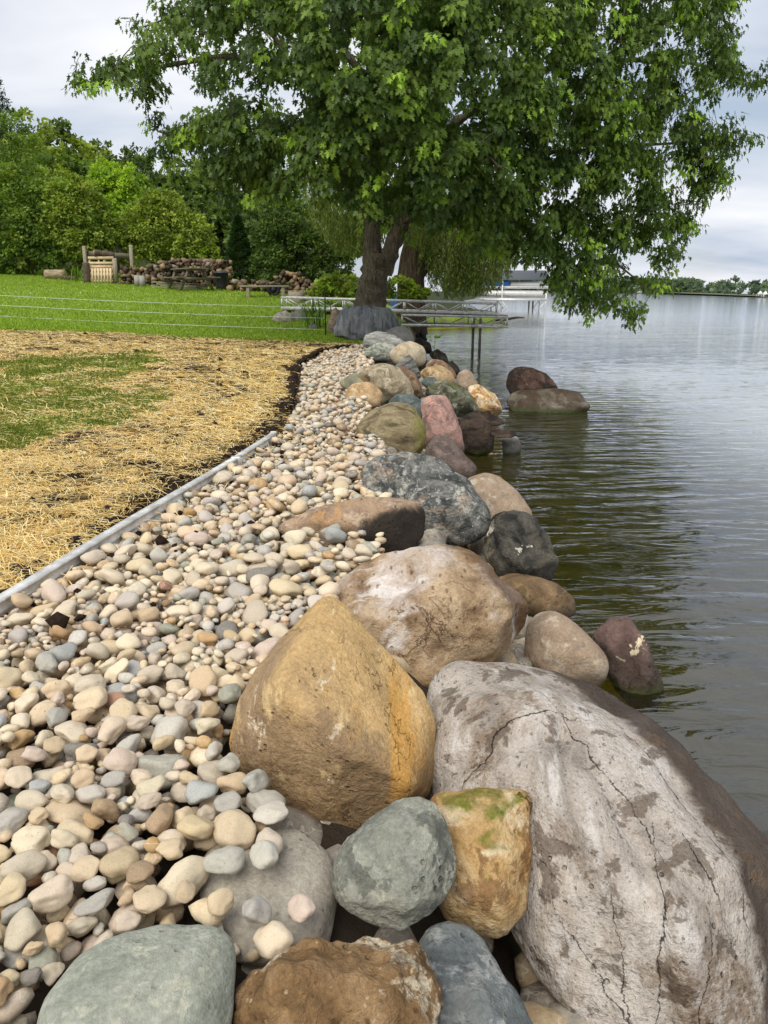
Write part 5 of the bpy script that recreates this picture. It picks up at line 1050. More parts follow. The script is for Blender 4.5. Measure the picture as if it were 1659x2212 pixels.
# split firewood
def split_proto(seed):
    q = np.random.default_rng(seed); kind = seed % 3; n = [3, 4, 4][kind]
    ang = {0: [0.2, 2.3, 4.4], 1: [0.1, 1.3, 3.1, 4.4], 2: [0.5, 2.4, 3.6, 5.3]}[kind]; R = q.uniform(0.075, 0.125, n)
    L = 0.22; v = [(r * math.cos(a), -L + q.uniform(-0.02, 0.02), r * math.sin(a)) for a, r in zip(ang, R)] + [(r * math.cos(a) * 0.97, L, r * math.sin(a) * 0.97) for a, r in zip(ang, R)]
    me = MB().add(v, [tuple(range(n))] + [tuple(range(2 * n - 1, n - 1, -1))] + [(i, n + i, n + (i + 1) % n, (i + 1) % n) for i in range(n)]).mesh('firewood_log'); return me
def wood_obj_mat():
    t = NT('split_firewood'); oi = t.new('ShaderNodeObjectInfo'); n = t.noise(t.mapping(t.oc(), (1, 0.15, 1)), 26, 4, 0.6)
    return t.set(t.mix(t.rampf(n, 0.3, 0.7, 0, 0.6), oi.outputs['Color'], lin(88, 74, 60)), 0.85, t.bump(n, 0.5, 0.01), 0.2)
M_SPLIT = wood_obj_mat(); WP = [split_proto(k) for k in range(9)]
for me in WP: me.materials.append(M_SPLIT)
WC = [lin(124, 106, 86), lin(98, 84, 70), lin(152, 132, 106), lin(74, 64, 55), lin(176, 146, 110), lin(160, 150, 134)]
NUM = 'first second third fourth fifth sixth seventh eighth ninth tenth eleventh twelfth thirteenth fourteenth fifteenth sixteenth seventeenth eighteenth nineteenth twentieth'.split()
def woodpile(pxa, pxb, Y, top, label, group):
    n = int((pxb - pxa) / FPX * Y / 0.155)
    for i in range(n):
        u = (i + 0.5) / n; px = pxa + (pxb - pxa) * u; h = top(px)
        for j in range(int(h / 0.125)):
            p = gp(px + (2.0 if j % 2 else -2.0) + g.normal(0, 1.4), Y + g.normal(0, 0.06), 0.075 + j * 0.125 + g.normal(0, 0.012))
            o = bpy.data.objects.new('firewood_log', WP[int(g.integers(9))]); COL.objects.link(o); o.location = p
            o.rotation_euler = (g.normal(0, 0.07), g.uniform(0, 6.28), g.normal(0, 0.20)); c = WC[int(g.choice(6, p=[0.28, 0.24, 0.2, 0.14, 0.08, 0.06]))]; o.color = (*c, 1); s = g.uniform(0.85, 1.2); o.scale = (s, s, s)
            cn_ = ['brown', 'dark brown', 'light brown', 'blackish', 'orange-tan', 'grey-tan'][[tuple(w_) for w_ in WC].index(tuple(c))]
            tag(o, '%s split log in %s, %s course up, %s from the pallet end' % (cn_, label, NUM[j], NUM[i]), 'firewood', group)
woodpile(262, 366, 31.0, lambda x: np.interp(x, [262, 290, 320, 366], [0.62, 0.66, 0.72, 0.95]), 'the untidy stack', 'firewood in the untidy stack')
woodpile(366, 500, 31.4, lambda x: np.interp(x, [366, 410, 480, 500], [1.0, 1.10, 1.12, 1.05]), 'the tall stack', 'firewood in the tall stack')
woodpile(500, 596, 29.4, lambda x: np.interp(x, [500, 540, 596], [0.50, 0.36, 0.46]), 'the low row', 'firewood in the low row')
woodpile(596, 690, 29.0, lambda x: np.interp(x, [596, 620, 650, 668, 690], [0.62, 0.88, 0.86, 0.58, 0.34]), 'the heap', 'firewood in the heap')

# ------------------------------------------------------------------ the wire fence
M_POST = plainmat('black_fence_post', lin(22, 22, 24), 0.5, var=0.1); M_TAPE = plainmat('white_fence_tape', lin(226, 232, 226), 0.6, var=0.05)
fx = Vector(aty(703, 700, 20.6)); fx.z = T(fx.x, 20.6); fp = empty('fence_post', fx); tag(fp, 'thin black step-in fence post beside the iris', 'fence post')
MB().tube([(0, 0, -0.2), (0, 0, 1.06)], 0.014, 8).build('rod', M_POST, fp)
for z0 in (0.15, 0.44, 0.70): MB().box((-0.03, -0.018, z0 - 0.012), (0.018, 0.018, z0 + 0.012)).build('clip', M_POST, fp)
fz = fx.z
for (za, lb, pl) in ((0.70, 'top white fence tape across the lawn', 636), (0.44, 'middle white fence tape across the lawn', 657), (0.15, 'bottom white fence tape across the lawn', 680)):
    b = aty(-160, pl - 7, 21.6); a = np.array([fx.x, fx.y - 0.02, fz + za]); u = np.linspace(0, 1, 16)[:, None]
    pts = a + (b - a) * u; pts[:, 2] -= 0.05 * np.sin(u[:, 0] * math.pi)
    tag(MB().tube(pts, 0.0045, 6).build('fence_tape', M_TAPE), lb, 'fence tape')

# ------------------------------------------------------------------ the stored dock sections
def dock(name, label, xa, xb, Y, ztop_a, ztop_b, h, deck_top, legs=()):
    d = empty(name, (xa, Y, ztop_a)); tag(d, label, 'dock', 'stored aluminium dock sections'); L = xb - xa; sl = (ztop_b - ztop_a) / L
    def pt(u, dy, dz): return (u, dy, sl * u + dz)
    for dy in (-0.6, 0.6):
        MB().beam(pt(0, dy, 0), pt(L, dy, 0), 0.05, 0.065).build('top_rail', M_ALU, d); MB().beam(pt(0, dy, -h), pt(L, dy, -h), 0.05, 0.075).build('bottom_rail', M_ALU, d)
        n = max(3, int(L / 0.9))
        for i in range(n + 1): u = L * i / n; u = min(max(u, 0.03), L - 0.03); MB().beam(pt(u, dy, -0.034), pt(u, dy, -h + 0.038), 0.05, 0.05, (0, 1, 0)).build('upright', M_ALU, d)
        for i in range(n):
            u0, u1 = L * i / n + 0.06, L * (i + 1) / n - 0.06; um = (u0 + u1) / 2
            MB().beam(pt(u0, dy, -0.04), pt(um, dy, -h + 0.04), 0.026, 0.026, (0, 1, 0)).build('brace', M_ALU, d); MB().beam(pt(um, dy, -h + 0.04), pt(u1, dy, -0.04), 0.026, 0.026, (0, 1, 0)).build('brace', M_ALU, d)
    n = int(L / 0.62)
    zd = 0.045 if deck_top else -h - 0.05
    for i in range(n): u0, u1 = L * i / n + 0.01, L * (i + 1) / n - 0.01; MB().beam(pt(u0, 0, zd), pt(u1, 0, zd), 1.24, 0.024).build('deck_panel', M_DECK, d)
    for i in range(5): u = L * (i + 0.5) / 5; MB().beam(pt(u, -0.57, -h if not deck_top else 0), pt(u, 0.57, -h if not deck_top else 0), 0.05, 0.05).build('cross_bar', M_ALU, d)
    for (u, dy) in legs:
        lg = MB().beam((u, dy, -2.0), (u, dy, sl * u - 0.05), 0.075, 0.075, (0, 1, 0)).build('leg', M_LEG, d); MB().box((u - 0.06, dy - 0.06, sl * u - h - 0.06), (u + 0.06, dy + 0.06, sl * u - h + 0.06)).build('leg_sleeve', M_ALU, lg)
    return d
M_DECK = plainmat('pinkish_beige_dock_panel', lin(178, 152, 138), 0.7, var=0.15, scale=5); M_LEG = plainmat('stained_dock_leg', lin(104, 96, 84), 0.6, 0.3, 0.3, 8, (6, 6, 1))
dock('dock_section', 'upper aluminium truss dock section lying upside down behind the maple', -3.10, 3.42, 24.6, 1.04, 0.86, 0.30, False)
dock('dock_section', 'lower aluminium truss dock section on legs reaching over the water', 0.52, 3.76, 24.6, 0.53, 0.47, 0.29, True, [(2.20, -0.50), (2.40, -0.62)])
sk = MB(); sk.tube([aty(1070, 692, 26), aty(1092, 690, 26), aty(1115, 686, 26.3), aty(1132, 686, 26.6)], [0.035, 0.05, 0.04, 0.02], 6); tag(sk.build('driftwood', M_BARK), 'dark driftwood branch floating past the dock end', 'driftwood')

# iris leaves by the post, weeds
M_LEAF = leafy_mat('broad_leaf', 0.45, 0.35, 0.35)
def strap_leaf(base, ang, h, lean, w, col, name, parent):
    n = 7; V, C = [], []
    for i in range(n):
        u = i / (n - 1); r = lean * u ** 1.8 * h; z = h * (u - 0.25 * lean * u * u); ww = w * (0.5 + 0.9 * u if u < 0.4 else 0.86) * (1 - max(0, (u - 0.55) / 0.45) ** 2) + 0.001
        cx, cy = math.cos(ang) * r, math.sin(ang) * r; sx, sy = -math.sin(ang + 0.5) * ww, math.cos(ang + 0.5) * ww
        V += [(base[0] + cx - sx, base[1] + cy - sy, base[2] + z), (base[0] + cx, base[1] + cy, base[2] + z - ww * 0.3), (base[0] + cx + sx, base[1] + cy + sy, base[2] + z)]
    F = [(i * 3 + j, i * 3 + j + 1, i * 3 + j + 4, i * 3 + j + 3) for i in range(n - 1) for j in range(2)]
    return obj(name, mesh_faces(name, np.array(V), F, True, np.broadcast_to(np.array(col), (len(V), 3))), M_LEAF, parent)
def strap_plant(name, label, c, n, h, spread, w, cols, seed):
    q = np.random.default_rng(seed); r = empty(name, c); tag(r, label, 'plant')
    for i in range(n):
        a = q.uniform(0, 6.28); b = (q.normal(0, spread * 0.3), q.normal(0, spread * 0.3), -0.03); strap_leaf(b, a, h * q.uniform(0.6, 1.05), q.uniform(0.1, 0.75), w * q.uniform(0.8, 1.2), np.array(cols[int(q.integers(len(cols)))]) * q.uniform(0.85, 1.15), 'leaf', r)
strap_plant('iris_plant', 'clump of sword-shaped iris leaves by the fence post', gp(678, 21.6), 26, 0.95, 0.5, 0.022, [lin(86, 118, 44), lin(104, 138, 56), lin(70, 100, 38)], 3)
strap_plant('tall_grass_clump', 'clump of tall arching grass left of the pallets', gp(165, 31.6), 30, 0.75, 0.7, 0.02, [lin(112, 136, 50), lin(92, 118, 42)], 4)

# ------------------------------------------------------------------ trees
def unit(a): return a / (np.linalg.norm(a, axis=-1, keepdims=True) + 1e-9)
def leaves_mesh(name, P, tip, nrm, size, cols, half, fold=0.18):
    """P: (n,3) leaf bases; half: outline of the right half from base to tip; two folded halves per leaf"""
    n = len(P); t = unit(tip); s = unit(np.cross(t, nrm)); u = np.cross(s, t); h = np.array(half); m = len(h)
    T_ = np.zeros((2 * m - 2, 3)); T_[:m, 0] = h[:, 0]; T_[:m, 1] = h[:, 1]; T_[m:, 0] = -h[1:-1, 0]; T_[m:, 1] = h[1:-1, 1]
    T_[:, 2] = np.abs(T_[:, 0]) * fold - 0.25 * T_[:, 1] ** 2 * fold * 2
    V = P[:, None] + size[:, None, None] * (T_[None, :, 0:1] * s[:, None] + T_[None, :, 1:2] * t[:, None] + T_[None, :, 2:3] * u[:, None])
    k = 2 * m - 2; r1 = np.arange(m); r2 = np.concatenate([[0], np.arange(m, k)[::1], [m - 1]])[::-1]
    b = (np.arange(n) * k)[:, None]; F = np.concatenate([b + r1, b + r2])
    return mesh_faces(name, V.reshape(-1, 3), F, False, np.repeat(cols, k, 0))
MAPLE = [(0, 0), (0.36, -0.02), (0.20, 0.20), (0.52, 0.50), (0.15, 0.46), (0.21, 0.70), (0, 1.0)]
OVAL = [(0, 0), (0.26, 0.30), (0.24, 0.62), (0, 1.0)]
RHOMB = [(0, 0), (0.34, 0.45), (0, 1.0)]
M_MAPLE = leafy_mat('maple_leaves', 0.45, 0.36, 0.22); M_FOL = leafy_mat('shrub_leaves', 0.6, 0.36, 0.15)
def bark_mat(name, a, b, sc, st):
    t = NT(name); v = t.mapping(t.oc(), st); n = t.noise(v, sc, 6, 0.7, 0.6); r = t.voro(v, sc * 1.4, 'DISTANCE_TO_EDGE'); f = t.noise(t.oc(), 40, 4, 0.7)
    col = t.mix(t.rampf(n, 0.3, 0.7), a, b); col = t.mix(t.rampf(f, 0.35, 0.7, 0, 0.5), col, tuple(x * 0.55 for x in a))
    return t.set(col, 0.92, t.bump(t.math('ADD', n, t.rampf(r, 0, 0.15, 0, 0.5)), 1.0, 0.05), 0.15)
M_MBARK = bark_mat('maple_bark', lin(94, 85, 70), lin(150, 138, 118), 9, (1.6, 1.6, 0.35)); M_WBARK = bark_mat('willow_bark', lin(74, 62, 52), lin(140, 122, 104), 6, (2.2, 2.2, 0.22))
g = np.random.default_rng(11)
# --- the silver maple
mx0 = aty(800, 690, 21.6); mx0[2] = T(mx0[0], 21.6)
def mp(px, py, Y): return aty(px, py, Y)
LIMBS = [  # control points in the crown and radius at both ends
    ([mx0 + [0, 0, -0.25], mp(799, 655, 21.6), mp(806, 615, 21.6), mp(814, 572, 21.6), mp(820, 548, 21.6)], 0.47, 0.45),
    ([mp(812, 585, 21.6), mp(804, 530, 21.6), mp(803, 466, 21.6), mp(818, 384, 21.7), mp(815, 200, 21.9), mp(800, 20, 22.2), mp(790, -250, 22.5)], 0.25, 0.08),
    ([mp(828, 590, 21.6), mp(848, 530, 21.5), mp(876, 466, 21.4), mp(925, 330, 21.2), mp(960, 150, 21.0), mp(985, -120, 20.8)], 0.25, 0.08),
    ([mp(806, 430, 21.6), mp(700, 350, 20.8), mp(560, 300, 20.0), mp(420, 300, 19.6), mp(340, 282, 19.4)], 0.13, 0.02),
    ([mp(816, 300, 21.8), mp(660, 170, 20.6), mp(500, 120, 19.8), mp(330, 150, 19.4), mp(170, 182, 19.2)], 0.12, 0.015),
    ([mp(812, 200, 21.9), mp(700, 60, 21.2), mp(560, -40, 20.6), mp(420, -60, 20.4)], 0.11, 0.03),
    ([mp(640, 165, 20.6), mp(560, 40, 20.0), mp(470, 10, 19.5), mp(300, 60, 19.0)], 0.07, 0.015),
    ([mp(880, 455, 21.4), mp(1000, 360, 20.6), mp(1180, 330, 19.8), mp(1380, 320, 19.2), mp(1580, 300, 19.0)], 0.10, 0.012),
    ([mp(930, 320, 21.2), mp(1080, 200, 20.4), mp(1280, 130, 20.0), mp(1480, 140, 19.8), mp(1640, 190, 19.6)], 0.085, 0.012),
    ([mp(870, 480, 21.4), mp(980, 430, 20.6), mp(1120, 450, 19.8), mp(1290, 540, 19.2), mp(1420, 630, 19.0)], 0.09, 0.012),
    ([mp(1060, 440, 20.0), mp(1160, 510, 19.4), mp(1230, 600, 19.0), mp(1230, 690, 18.9)], 0.07, 0.015),
    ([mp(958, 160, 21.0), mp(1120, 20, 20.4), mp(1350, -30, 20.0), mp(1560, -20, 19.8)], 0.12, 0.03),
    ([mp(820, 370, 21.7), mp(760, 300, 20.0), mp(720, 260, 17.8), mp(700, 300, 16.2)], 0.11, 0.02),
    ([mp(900, 400, 21.3), mp(960, 320, 19.4), mp(1020, 300, 17.4), mp(1080, 360, 16.2)], 0.11, 0.02),
    ([mp(950, 230, 21.1), mp(960, 140, 19.0), mp(930, 90, 17.2), mp(900, 120, 16.0)], 0.10, 0.02),
    ([mp(815, 250, 21.8), mp(840, 150, 23.5), mp(860, 120, 26.0)], 0.11, 0.03), ([mp(925, 330, 21.2), mp(1000, 250, 23.5), mp(1100, 240, 26)], 0.11, 0.03), ([mp(812, 330, 21.7), mp(700, 280, 23.5), mp(600, 280, 25.5)], 0.11, 0.03)]
def spline(pts, m):
    pts = np.array(pts); n = len(pts); P = np.vstack([2 * pts[0] - pts[1], pts, 2 * pts[-1] - pts[-2]]); out = []
    for i in range(n - 1):
        p0, p1, p2, p3 = P[i:i + 4]
        for u in np.linspace(0, 1, m, endpoint=False): out.append(0.5 * ((2 * p1) + (-p0 + p2) * u + (2 * p0 - 5 * p1 + 4 * p2 - p3) * u * u + (-p0 + 3 * p1 - 3 * p2 + p3) * u ** 3))
    return np.array(out + [pts[-1]])
maple = empty('maple_tree', tuple(mx0)); tag(maple, 'large silver maple with forked trunk leaning over the shore', 'tree')
lim_mb = MB(); trunk_mb = MB(); nodes = []
for i, (pts, ra, rb) in enumerate(LIMBS):
    S = spline(pts, 7); S = S + np.stack([fbm(S * 0.7 + i, 2, i), fbm(S * 0.7 + i + 9, 2, i + 1), fbm(S * 0.7 + i + 5, 2, i + 2)], 1) * 0.06 * (0 if i < 3 else 1)
    rr = np.linspace(ra, rb, len(S))
    if i == 0: rr = 0.385 + 0.12 * np.linspace(1, 0, len(S)) ** 4
    (trunk_mb if i < 3 else lim_mb).tube(S - mx0, rr, 18 if i < 3 else 8, True, 0.16 if i < 3 else 0.05, i)
    if i > 0: nodes.append(S[len(S) // 3:])
nodes = np.concatenate(nodes)
maple_trunk = trunk_mb.build('trunk', M_MBARK, maple, smooth=True)
CROWN = np.array([(150, 185), (178, 150), (225, 135), (208, 108), (262, 62), (330, 40), (385, 20), (300, -60), (350, -350), (800, -560), (1300, -420), (1640, -160), (1598, 30), (1606, 62), (1545, 82), (1604, 102), (1572, 148), (1652, 190), (1600, 208), (1545, 190), (1490, 150),
                  (1450, 175), (1490, 225), (1530, 272), (1592, 286), (1606, 326), (1560, 345), (1598, 408), (1545, 425), (1488, 470), (1524, 492), (1455, 520), (1494, 578), (1410, 590), (1492, 642), (1400, 628), (1340, 630), (1398, 662), (1374, 702), (1300, 690), (1228, 694), (1196, 640), (1165, 615),
                  (1120, 560), (1080, 550), (1040, 555), (990, 530), (930, 485), (880, 455), (800, 462), (720, 445), (640, 418), (560, 426), (490, 432), (432, 385), (395, 340), (322, 282), (420, 262), (345, 232), (430, 230), (436, 190), (400, 165), (330, 172), (250, 186), (160, 196)], float)
def crown_points(n):
    out = []
    while len(out) < n:
        px, py = g.uniform(150, 1655, 4000), g.uniform(-540, 702, 4000); ok = inpoly(px, py, CROWN)
        d = np.ones(4000); d *= np.where(py < -60, 0.35, 1); d *= np.where((px < 640) & (py < 240), 0.42, 1); d *= np.where(px < 430, 0.75, 1)
        hole = noise2(px, py, 0.011, 2, 71); d *= sstep(-0.85, -0.4, hole)
        ok &= g.random(4000) < d
        for a, b in zip(px[ok], py[ok]):
            w = 6.0 * math.sqrt(max(0.02, 1 - ((a - 860) / 830) ** 2)) * (0.55 + 0.45 * min(1, max(0, (700 - b) / 500))) + 0.4
            s = g.random(); off = -w * (1 - 0.55 * s * s) if g.random() < 0.62 else g.uniform(-w, w)      # mostly the near shell
            Y = 20.9 + off * (1 if a < 1000 else 0.8)
            out.append(aty(a, b, Y))
    return np.array(out[:n])
NCR = 2150
ex_ = nodes[g.integers(len(nodes), size=560)]; ex_ = ex_[(ex_[:, 2] > 3.2)]; ex_ = ex_ + g.normal(0, 0.38, ex_.shape) + [0, 0, -0.12]
cl = np.vstack([crown_points(NCR), ex_]); NC = len(cl); dn = np.array([np.min(np.linalg.norm(nodes - c, axis=1)) for c in cl]); order = np.argsort(dn); cl = cl[order]
allnodes = list(nodes); arr = np.zeros((len(nodes) + NC * 3, 3)); arr[:len(nodes)] = nodes; na = len(nodes); tw_dir = np.zeros((NC, 3)); axis = np.array([0.2, 21.5, 4.0])
for i, c in enumerate(cl):
    d2 = ((arr[:na] - c) ** 2).sum(1); j = int(np.argmin(d2)); a = arr[j]; L = math.sqrt(d2[j])
    mid = (a + c) / 2 + np.array([0, 0, 0.16 * L]) + g.normal(0, 0.05 * L, 3)
    q = np.array([a, (a + mid) / 2 + [0, 0, 0.04 * L], mid, (mid + c) / 2 + [0, 0, 0.03 * L], c])
    lim_mb.tube(q - mx0, np.linspace(0.008 + 0.008 * L, 0.004, 5), 4, False)
    arr[na:na + 3] = q[2:5]; na += 3; tw_dir[i] = (c - mid)
lim_mb.build('branches', M_MBARK, maple_trunk, smooth=True)
tw = unit(tw_dir + 0.45 * unit(cl - axis) * np.linalg.norm(tw_dir, axis=1, keepdims=True) + [0, 0, -0.10])
LPC = 40; N = NC * LPC; ci = np.repeat(np.arange(NC), LPC); u = g.random(N) ** 0.8
side = g.normal(size=(N, 3)); tdir = tw[ci]; side -= (side * tdir).sum(1, keepdims=True) * tdir; side = unit(side)
P = cl[ci] + tdir * (0.14 - u * 0.56)[:, None] + side * (0.04 + 0.19 * g.random(N))[:, None] * [1, 1, 0.6] + [0, 0, -0.04]
tip = unit(0.55 * side + 0.35 * tdir + [0, 0, -0.85] + g.normal(0, 0.28, (N, 3)))
nrm = unit(unit(cl[ci] - axis) * [1, 1, 0.2] + [0, -0.25, 0.75] + g.normal(0, 0.55, (N, 3)))
ctint = g.random(NC); base = np.array([lin(78, 100, 38), lin(94, 118, 44), lin(66, 88, 38), lin(114, 138, 52)]); cc = base[g.choice(4, NC, p=[0.38, 0.28, 0.22, 0.12])]
cols = cc[ci] * g.uniform(0.78, 1.18, (N, 1)); young = (g.random(NC) < 0.11)[ci] & (u < 0.6); cols[young] = np.array(lin(150, 184, 64)) * g.uniform(0.85, 1.1, (int(young.sum()), 1))
silver = g.random(N) < 0.004; cols[silver] = lin(170, 186, 170)
sizes = g.uniform(0.085, 0.155, N)
o = obj('crown', leaves_mesh('maple_crown', P - mx0, tip, nrm, sizes, cols, MAPLE), M_MAPLE, maple); o['kind'] = 'stuff'

# --- leaf clouds for shrubs and far trees
def leaf_cloud(blobs, n, size, pal, seed, outl=OVAL, clump=0.30, flat=0.5, droop=0.0):
    q = np.random.default_rng(seed); B = np.array(blobs); vol = (B[:, 3] * B[:, 4] * B[:, 5]) ** (2 / 3); nb = q.choice(len(B), 4000, p=vol / vol.sum())
    ncl = max(30, n // 26); bi = nb[:ncl] if ncl <= 4000 else q.choice(len(B), ncl, p=vol / vol.sum())
    d = unit(q.normal(size=(ncl, 3))); r = q.uniform(0.55, 1.03, ncl) ** 0.6; C = B[bi, :3] + d * B[bi, 3:6] * r[:, None]
    k = q.integers(ncl, size=n); cr = B[bi, 3:6].min(1) * clump
    P = C[k] + unit(q.normal(size=(n, 3))) * (cr[k] * q.random(n) ** 0.5)[:, None] * [1, 1, 0.7]
    tip = unit(d[k] + q.normal(0, 0.7, (n, 3)) + [0, 0, -0.25 - droop]); nr = unit(d[k] * flat + [0, 0, 0.8] + q.normal(0, 0.5, (n, 3)))
    pal = np.array(pal) * [1.42, 1.34, 1.42]; c = pal[q.integers(len(pal), size=ncl)][k] * q.uniform(0.75, 1.2, (n, 1)) * q.uniform(0.85, 1.15, (ncl, 1))[k]
    return P, tip, nr, size * q.uniform(0.7, 1.3, n), c
def plant(name, label, cat, base, blobs, n, size, pal, seed, group=None, stems=3, sr=0.05, mat=None, outl=RHOMB, part='foliage', stem_part='stem', clump=0.30):
    base = np.array(base); r = empty(name, tuple(base)); tag(r, label, cat, group); q = np.random.default_rng(seed)
    P, tip, nr, s, c = leaf_cloud(blobs, n, size, pal, seed, clump=clump)
    o = obj(part, leaves_mesh(name + '_' + part, P - base, tip, nr, s, c, outl), M_FOL, r); o['kind'] = 'stuff'
    B = np.array(blobs)
    for i in range(stems):
        b = B[i % len(B)]; off = q.normal(0, 0.25, 3) * [1, 1, 0] * (stems > 1); top = b[:3] + [0, 0, b[5] * 0.3]
        MB().tube(np.array([base + off + [0, 0, -0.2], base + off * 1.3 + (top - base) * [0.2, 0.2, 0.4], base + (top - base) * [0.7, 0.7, 0.75] + off * 0.5, top]) - base, [sr, sr * 0.85, sr * 0.6, sr * 0.25], 7, True, 0.1, i).build(stem_part, M_MBARK, r, smooth=True)
    return r
def blob(px, py, Y, rpx, rpy, ry=None):
    c = aty(px, py, Y); k = Y / FPX; return (*c, rpx * k, ry or max(rpx, rpy) * k * 0.8, rpy * k)
OLV = [lin(104, 122, 46), lin(122, 140, 54), lin(90, 108, 42), lin(138, 154, 66)]; DRK = [lin(68, 88, 42), lin(82, 102, 48), lin(58, 76, 40)]; BRT = [lin(132, 160, 50), lin(150, 176, 62), lin(112, 142, 46)]; MID = [lin(88, 112, 46), lin(104, 128, 52), lin(76, 98, 42)]
SH = 'shrubs along the lawn edge'
plant('shrub', 'tall dense green shrub at the frame edge behind the fallen log', 'shrub', gp(50, 35.2), [blob(20, 480, 35.5, 75, 95), blob(95, 470, 35.2, 60, 90), blob(60, 410, 35.6, 50, 55), blob(30, 550, 35, 60, 40), blob(120, 545, 35, 55, 45)], 15000, 0.15, MID + [OLV[0]], 201, SH, 6, 0.05)
plant('shrub', 'rounded green shrub behind the fallen log, next to the tall one', 'shrub', gp(180, 34.8), [blob(165, 480, 34.8, 60, 80), blob(205, 500, 34.6, 42, 70), blob(150, 430, 35, 45, 50), blob(190, 555, 34.5, 45, 35)], 12000, 0.15, OLV + [MID[1]], 202, SH, 5, 0.045)
plant('shrub', 'bright yellow-green young tree above the shrubs', 'shrub', gp(250, 40), [blob(245, 420, 40, 52, 55), blob(270, 400, 40, 38, 42), blob(225, 385, 40.4, 34, 34), blob(262, 470, 39.6, 45, 45)], 8000, 0.17, BRT, 203, SH, 3, 0.07)
plant('shrub', 'broad olive-green shrub behind the untidy firewood stack', 'shrub', gp(360, 35.5), [blob(330, 500, 35.6, 62, 62), blob(400, 510, 35.4, 55, 50), blob(350, 460, 35.8, 48, 42), blob(425, 545, 35.2, 38, 34), blob(310, 560, 35.4, 45, 32)], 14000, 0.14, OLV, 204, SH, 6, 0.05)
plant('shrub', 'dark green leafy shrub behind the heap of firewood', 'shrub', gp(640, 34), [blob(610, 520, 34.2, 60, 55), blob(668, 545, 34, 52, 52), blob(625, 480, 34.4, 48, 38), blob(720, 580, 33.6, 42, 36), blob(590, 570, 33.6, 45, 36)], 15000, 0.13, DRK + [MID[2]], 205, SH, 6, 0.05)
plant('shrub', 'light green sprig-like shrub between olive shrub and dark conifer', 'shrub', gp(452, 35), [blob(450, 560, 35, 28, 28), blob(462, 590, 34.6, 26, 18)], 3000, 0.12, BRT + OLV, 206, SH, 3, 0.025)
plant('shrub', 'low leafy shrub at the dock, left of the maple trunk', 'shrub', gp(730, 26.2), [blob(725, 618, 26.2, 38, 24), blob(760, 622, 26, 30, 22), blob(695, 628, 26.3, 24, 14)], 3800, 0.10, OLV + BRT[:1], 207, SH, 3, 0.02)
plant('shrub', 'low leafy shrub between maple trunk and willow trunk', 'shrub', gp(865, 26.4), [blob(862, 622, 26.4, 34, 20), blob(900, 634, 26.2, 26, 12)], 3200, 0.10, OLV + BRT[:1], 208, SH, 3, 0.02)
plant('shrub', 'dark undergrowth shrub at the frame edge under the tall shrub', 'shrub', gp(-30, 36.5), [blob(-20, 500, 36.6, 60, 90), blob(10, 330, 40, 55, 75), blob(-40, 400, 38, 60, 80)], 9000, 0.17, MID, 209, SH, 4, 0.06)
# dark conifer
cb = np.array(gp(520, 34.4)); con = empty('conifer', tuple(cb)); tag(con, 'small dark feathery conifer between olive shrub and dark shrub', 'tree'); q = np.random.default_rng(31)
top = aty(524, 466, 34.4)[2]; n = 9000; hh = q.random(n) ** 1.35; rr = (1 - hh) * 0.92 * (0.35 + 0.65 * q.random(n) ** 0.4) + 0.03; th = q.uniform(0, 6.28, n); rr *= 0.8 + 0.2 * np.sin(hh * 46 + 2 * np.sin(th * 3))
P = np.stack([rr * np.cos(th), rr * np.sin(th), 0.15 + hh * (top - cb[2] - 0.15) - rr * 0.15], 1); tip = unit(np.stack([np.cos(th), np.sin(th), 0.25 + q.normal(0, 0.3, n)], 1) + q.normal(0, 0.35, (n, 3)))
o = obj('crown', leaves_mesh('conifer_crown', P, tip, unit(q.normal(size=(n, 3)) + [0, 0, 0.8]), q.uniform(0.10, 0.2, n), np.array([lin(48, 72, 34), lin(62, 88, 40), lin(38, 58, 30)])[q.integers(3, size=n)] * q.uniform(0.8, 1.2, (n, 1)), [(0, 0), (0.14, 0.4), (0, 1)]), M_FOL, con); o['kind'] = 'stuff'
MB().tube([(0, 0, -0.2), (0, 0, 1.2), (0, 0, top - cb[2] - 0.3)], [0.07, 0.05, 0.015], 7).build('trunk', M_MBARK, con)
# woods on the rise behind
HT = [(40, 300, 62, 5.0, 'o'), (130, 335, 58, 4.6, 'm'), (20, 235, 72, 6.0, 'o'), (100, 262, 76, 5.5, 'd'), (185, 312, 70, 5.0, 'o'), (250, 306, 78, 5.5, 'd'), (320, 330, 74, 5.2, 'd'), (210, 372, 60, 4.2, 'd'), (300, 392, 58, 4.2, 'm'), (380, 330, 80, 5.5, 'o'), (370, 410, 60, 4.4, 'd'),
      (440, 345, 84, 5.5, 'd'), (440, 430, 60, 4.2, 'd'), (505, 350, 80, 5.5, 'd'), (510, 440, 58, 4.0, 'd'), (580, 370, 78, 5.0, 'm'), (650, 390, 80, 5.0, 'd'), (580, 450, 52, 3.6, 'd'), (-60, 280, 62, 5.5, 'm'), (-110, 330, 56, 5.0, 'o'), (720, 470, 62, 3.4, 'o')]
WORDS = ['olive-green', 'mid-green', 'dark green']; ORD = ['first', 'second', 'third', 'fourth', 'fifth', 'sixth', 'seventh', 'eighth', 'ninth', 'tenth', 'eleventh', 'twelfth', 'thirteenth']; seen_kind = {}
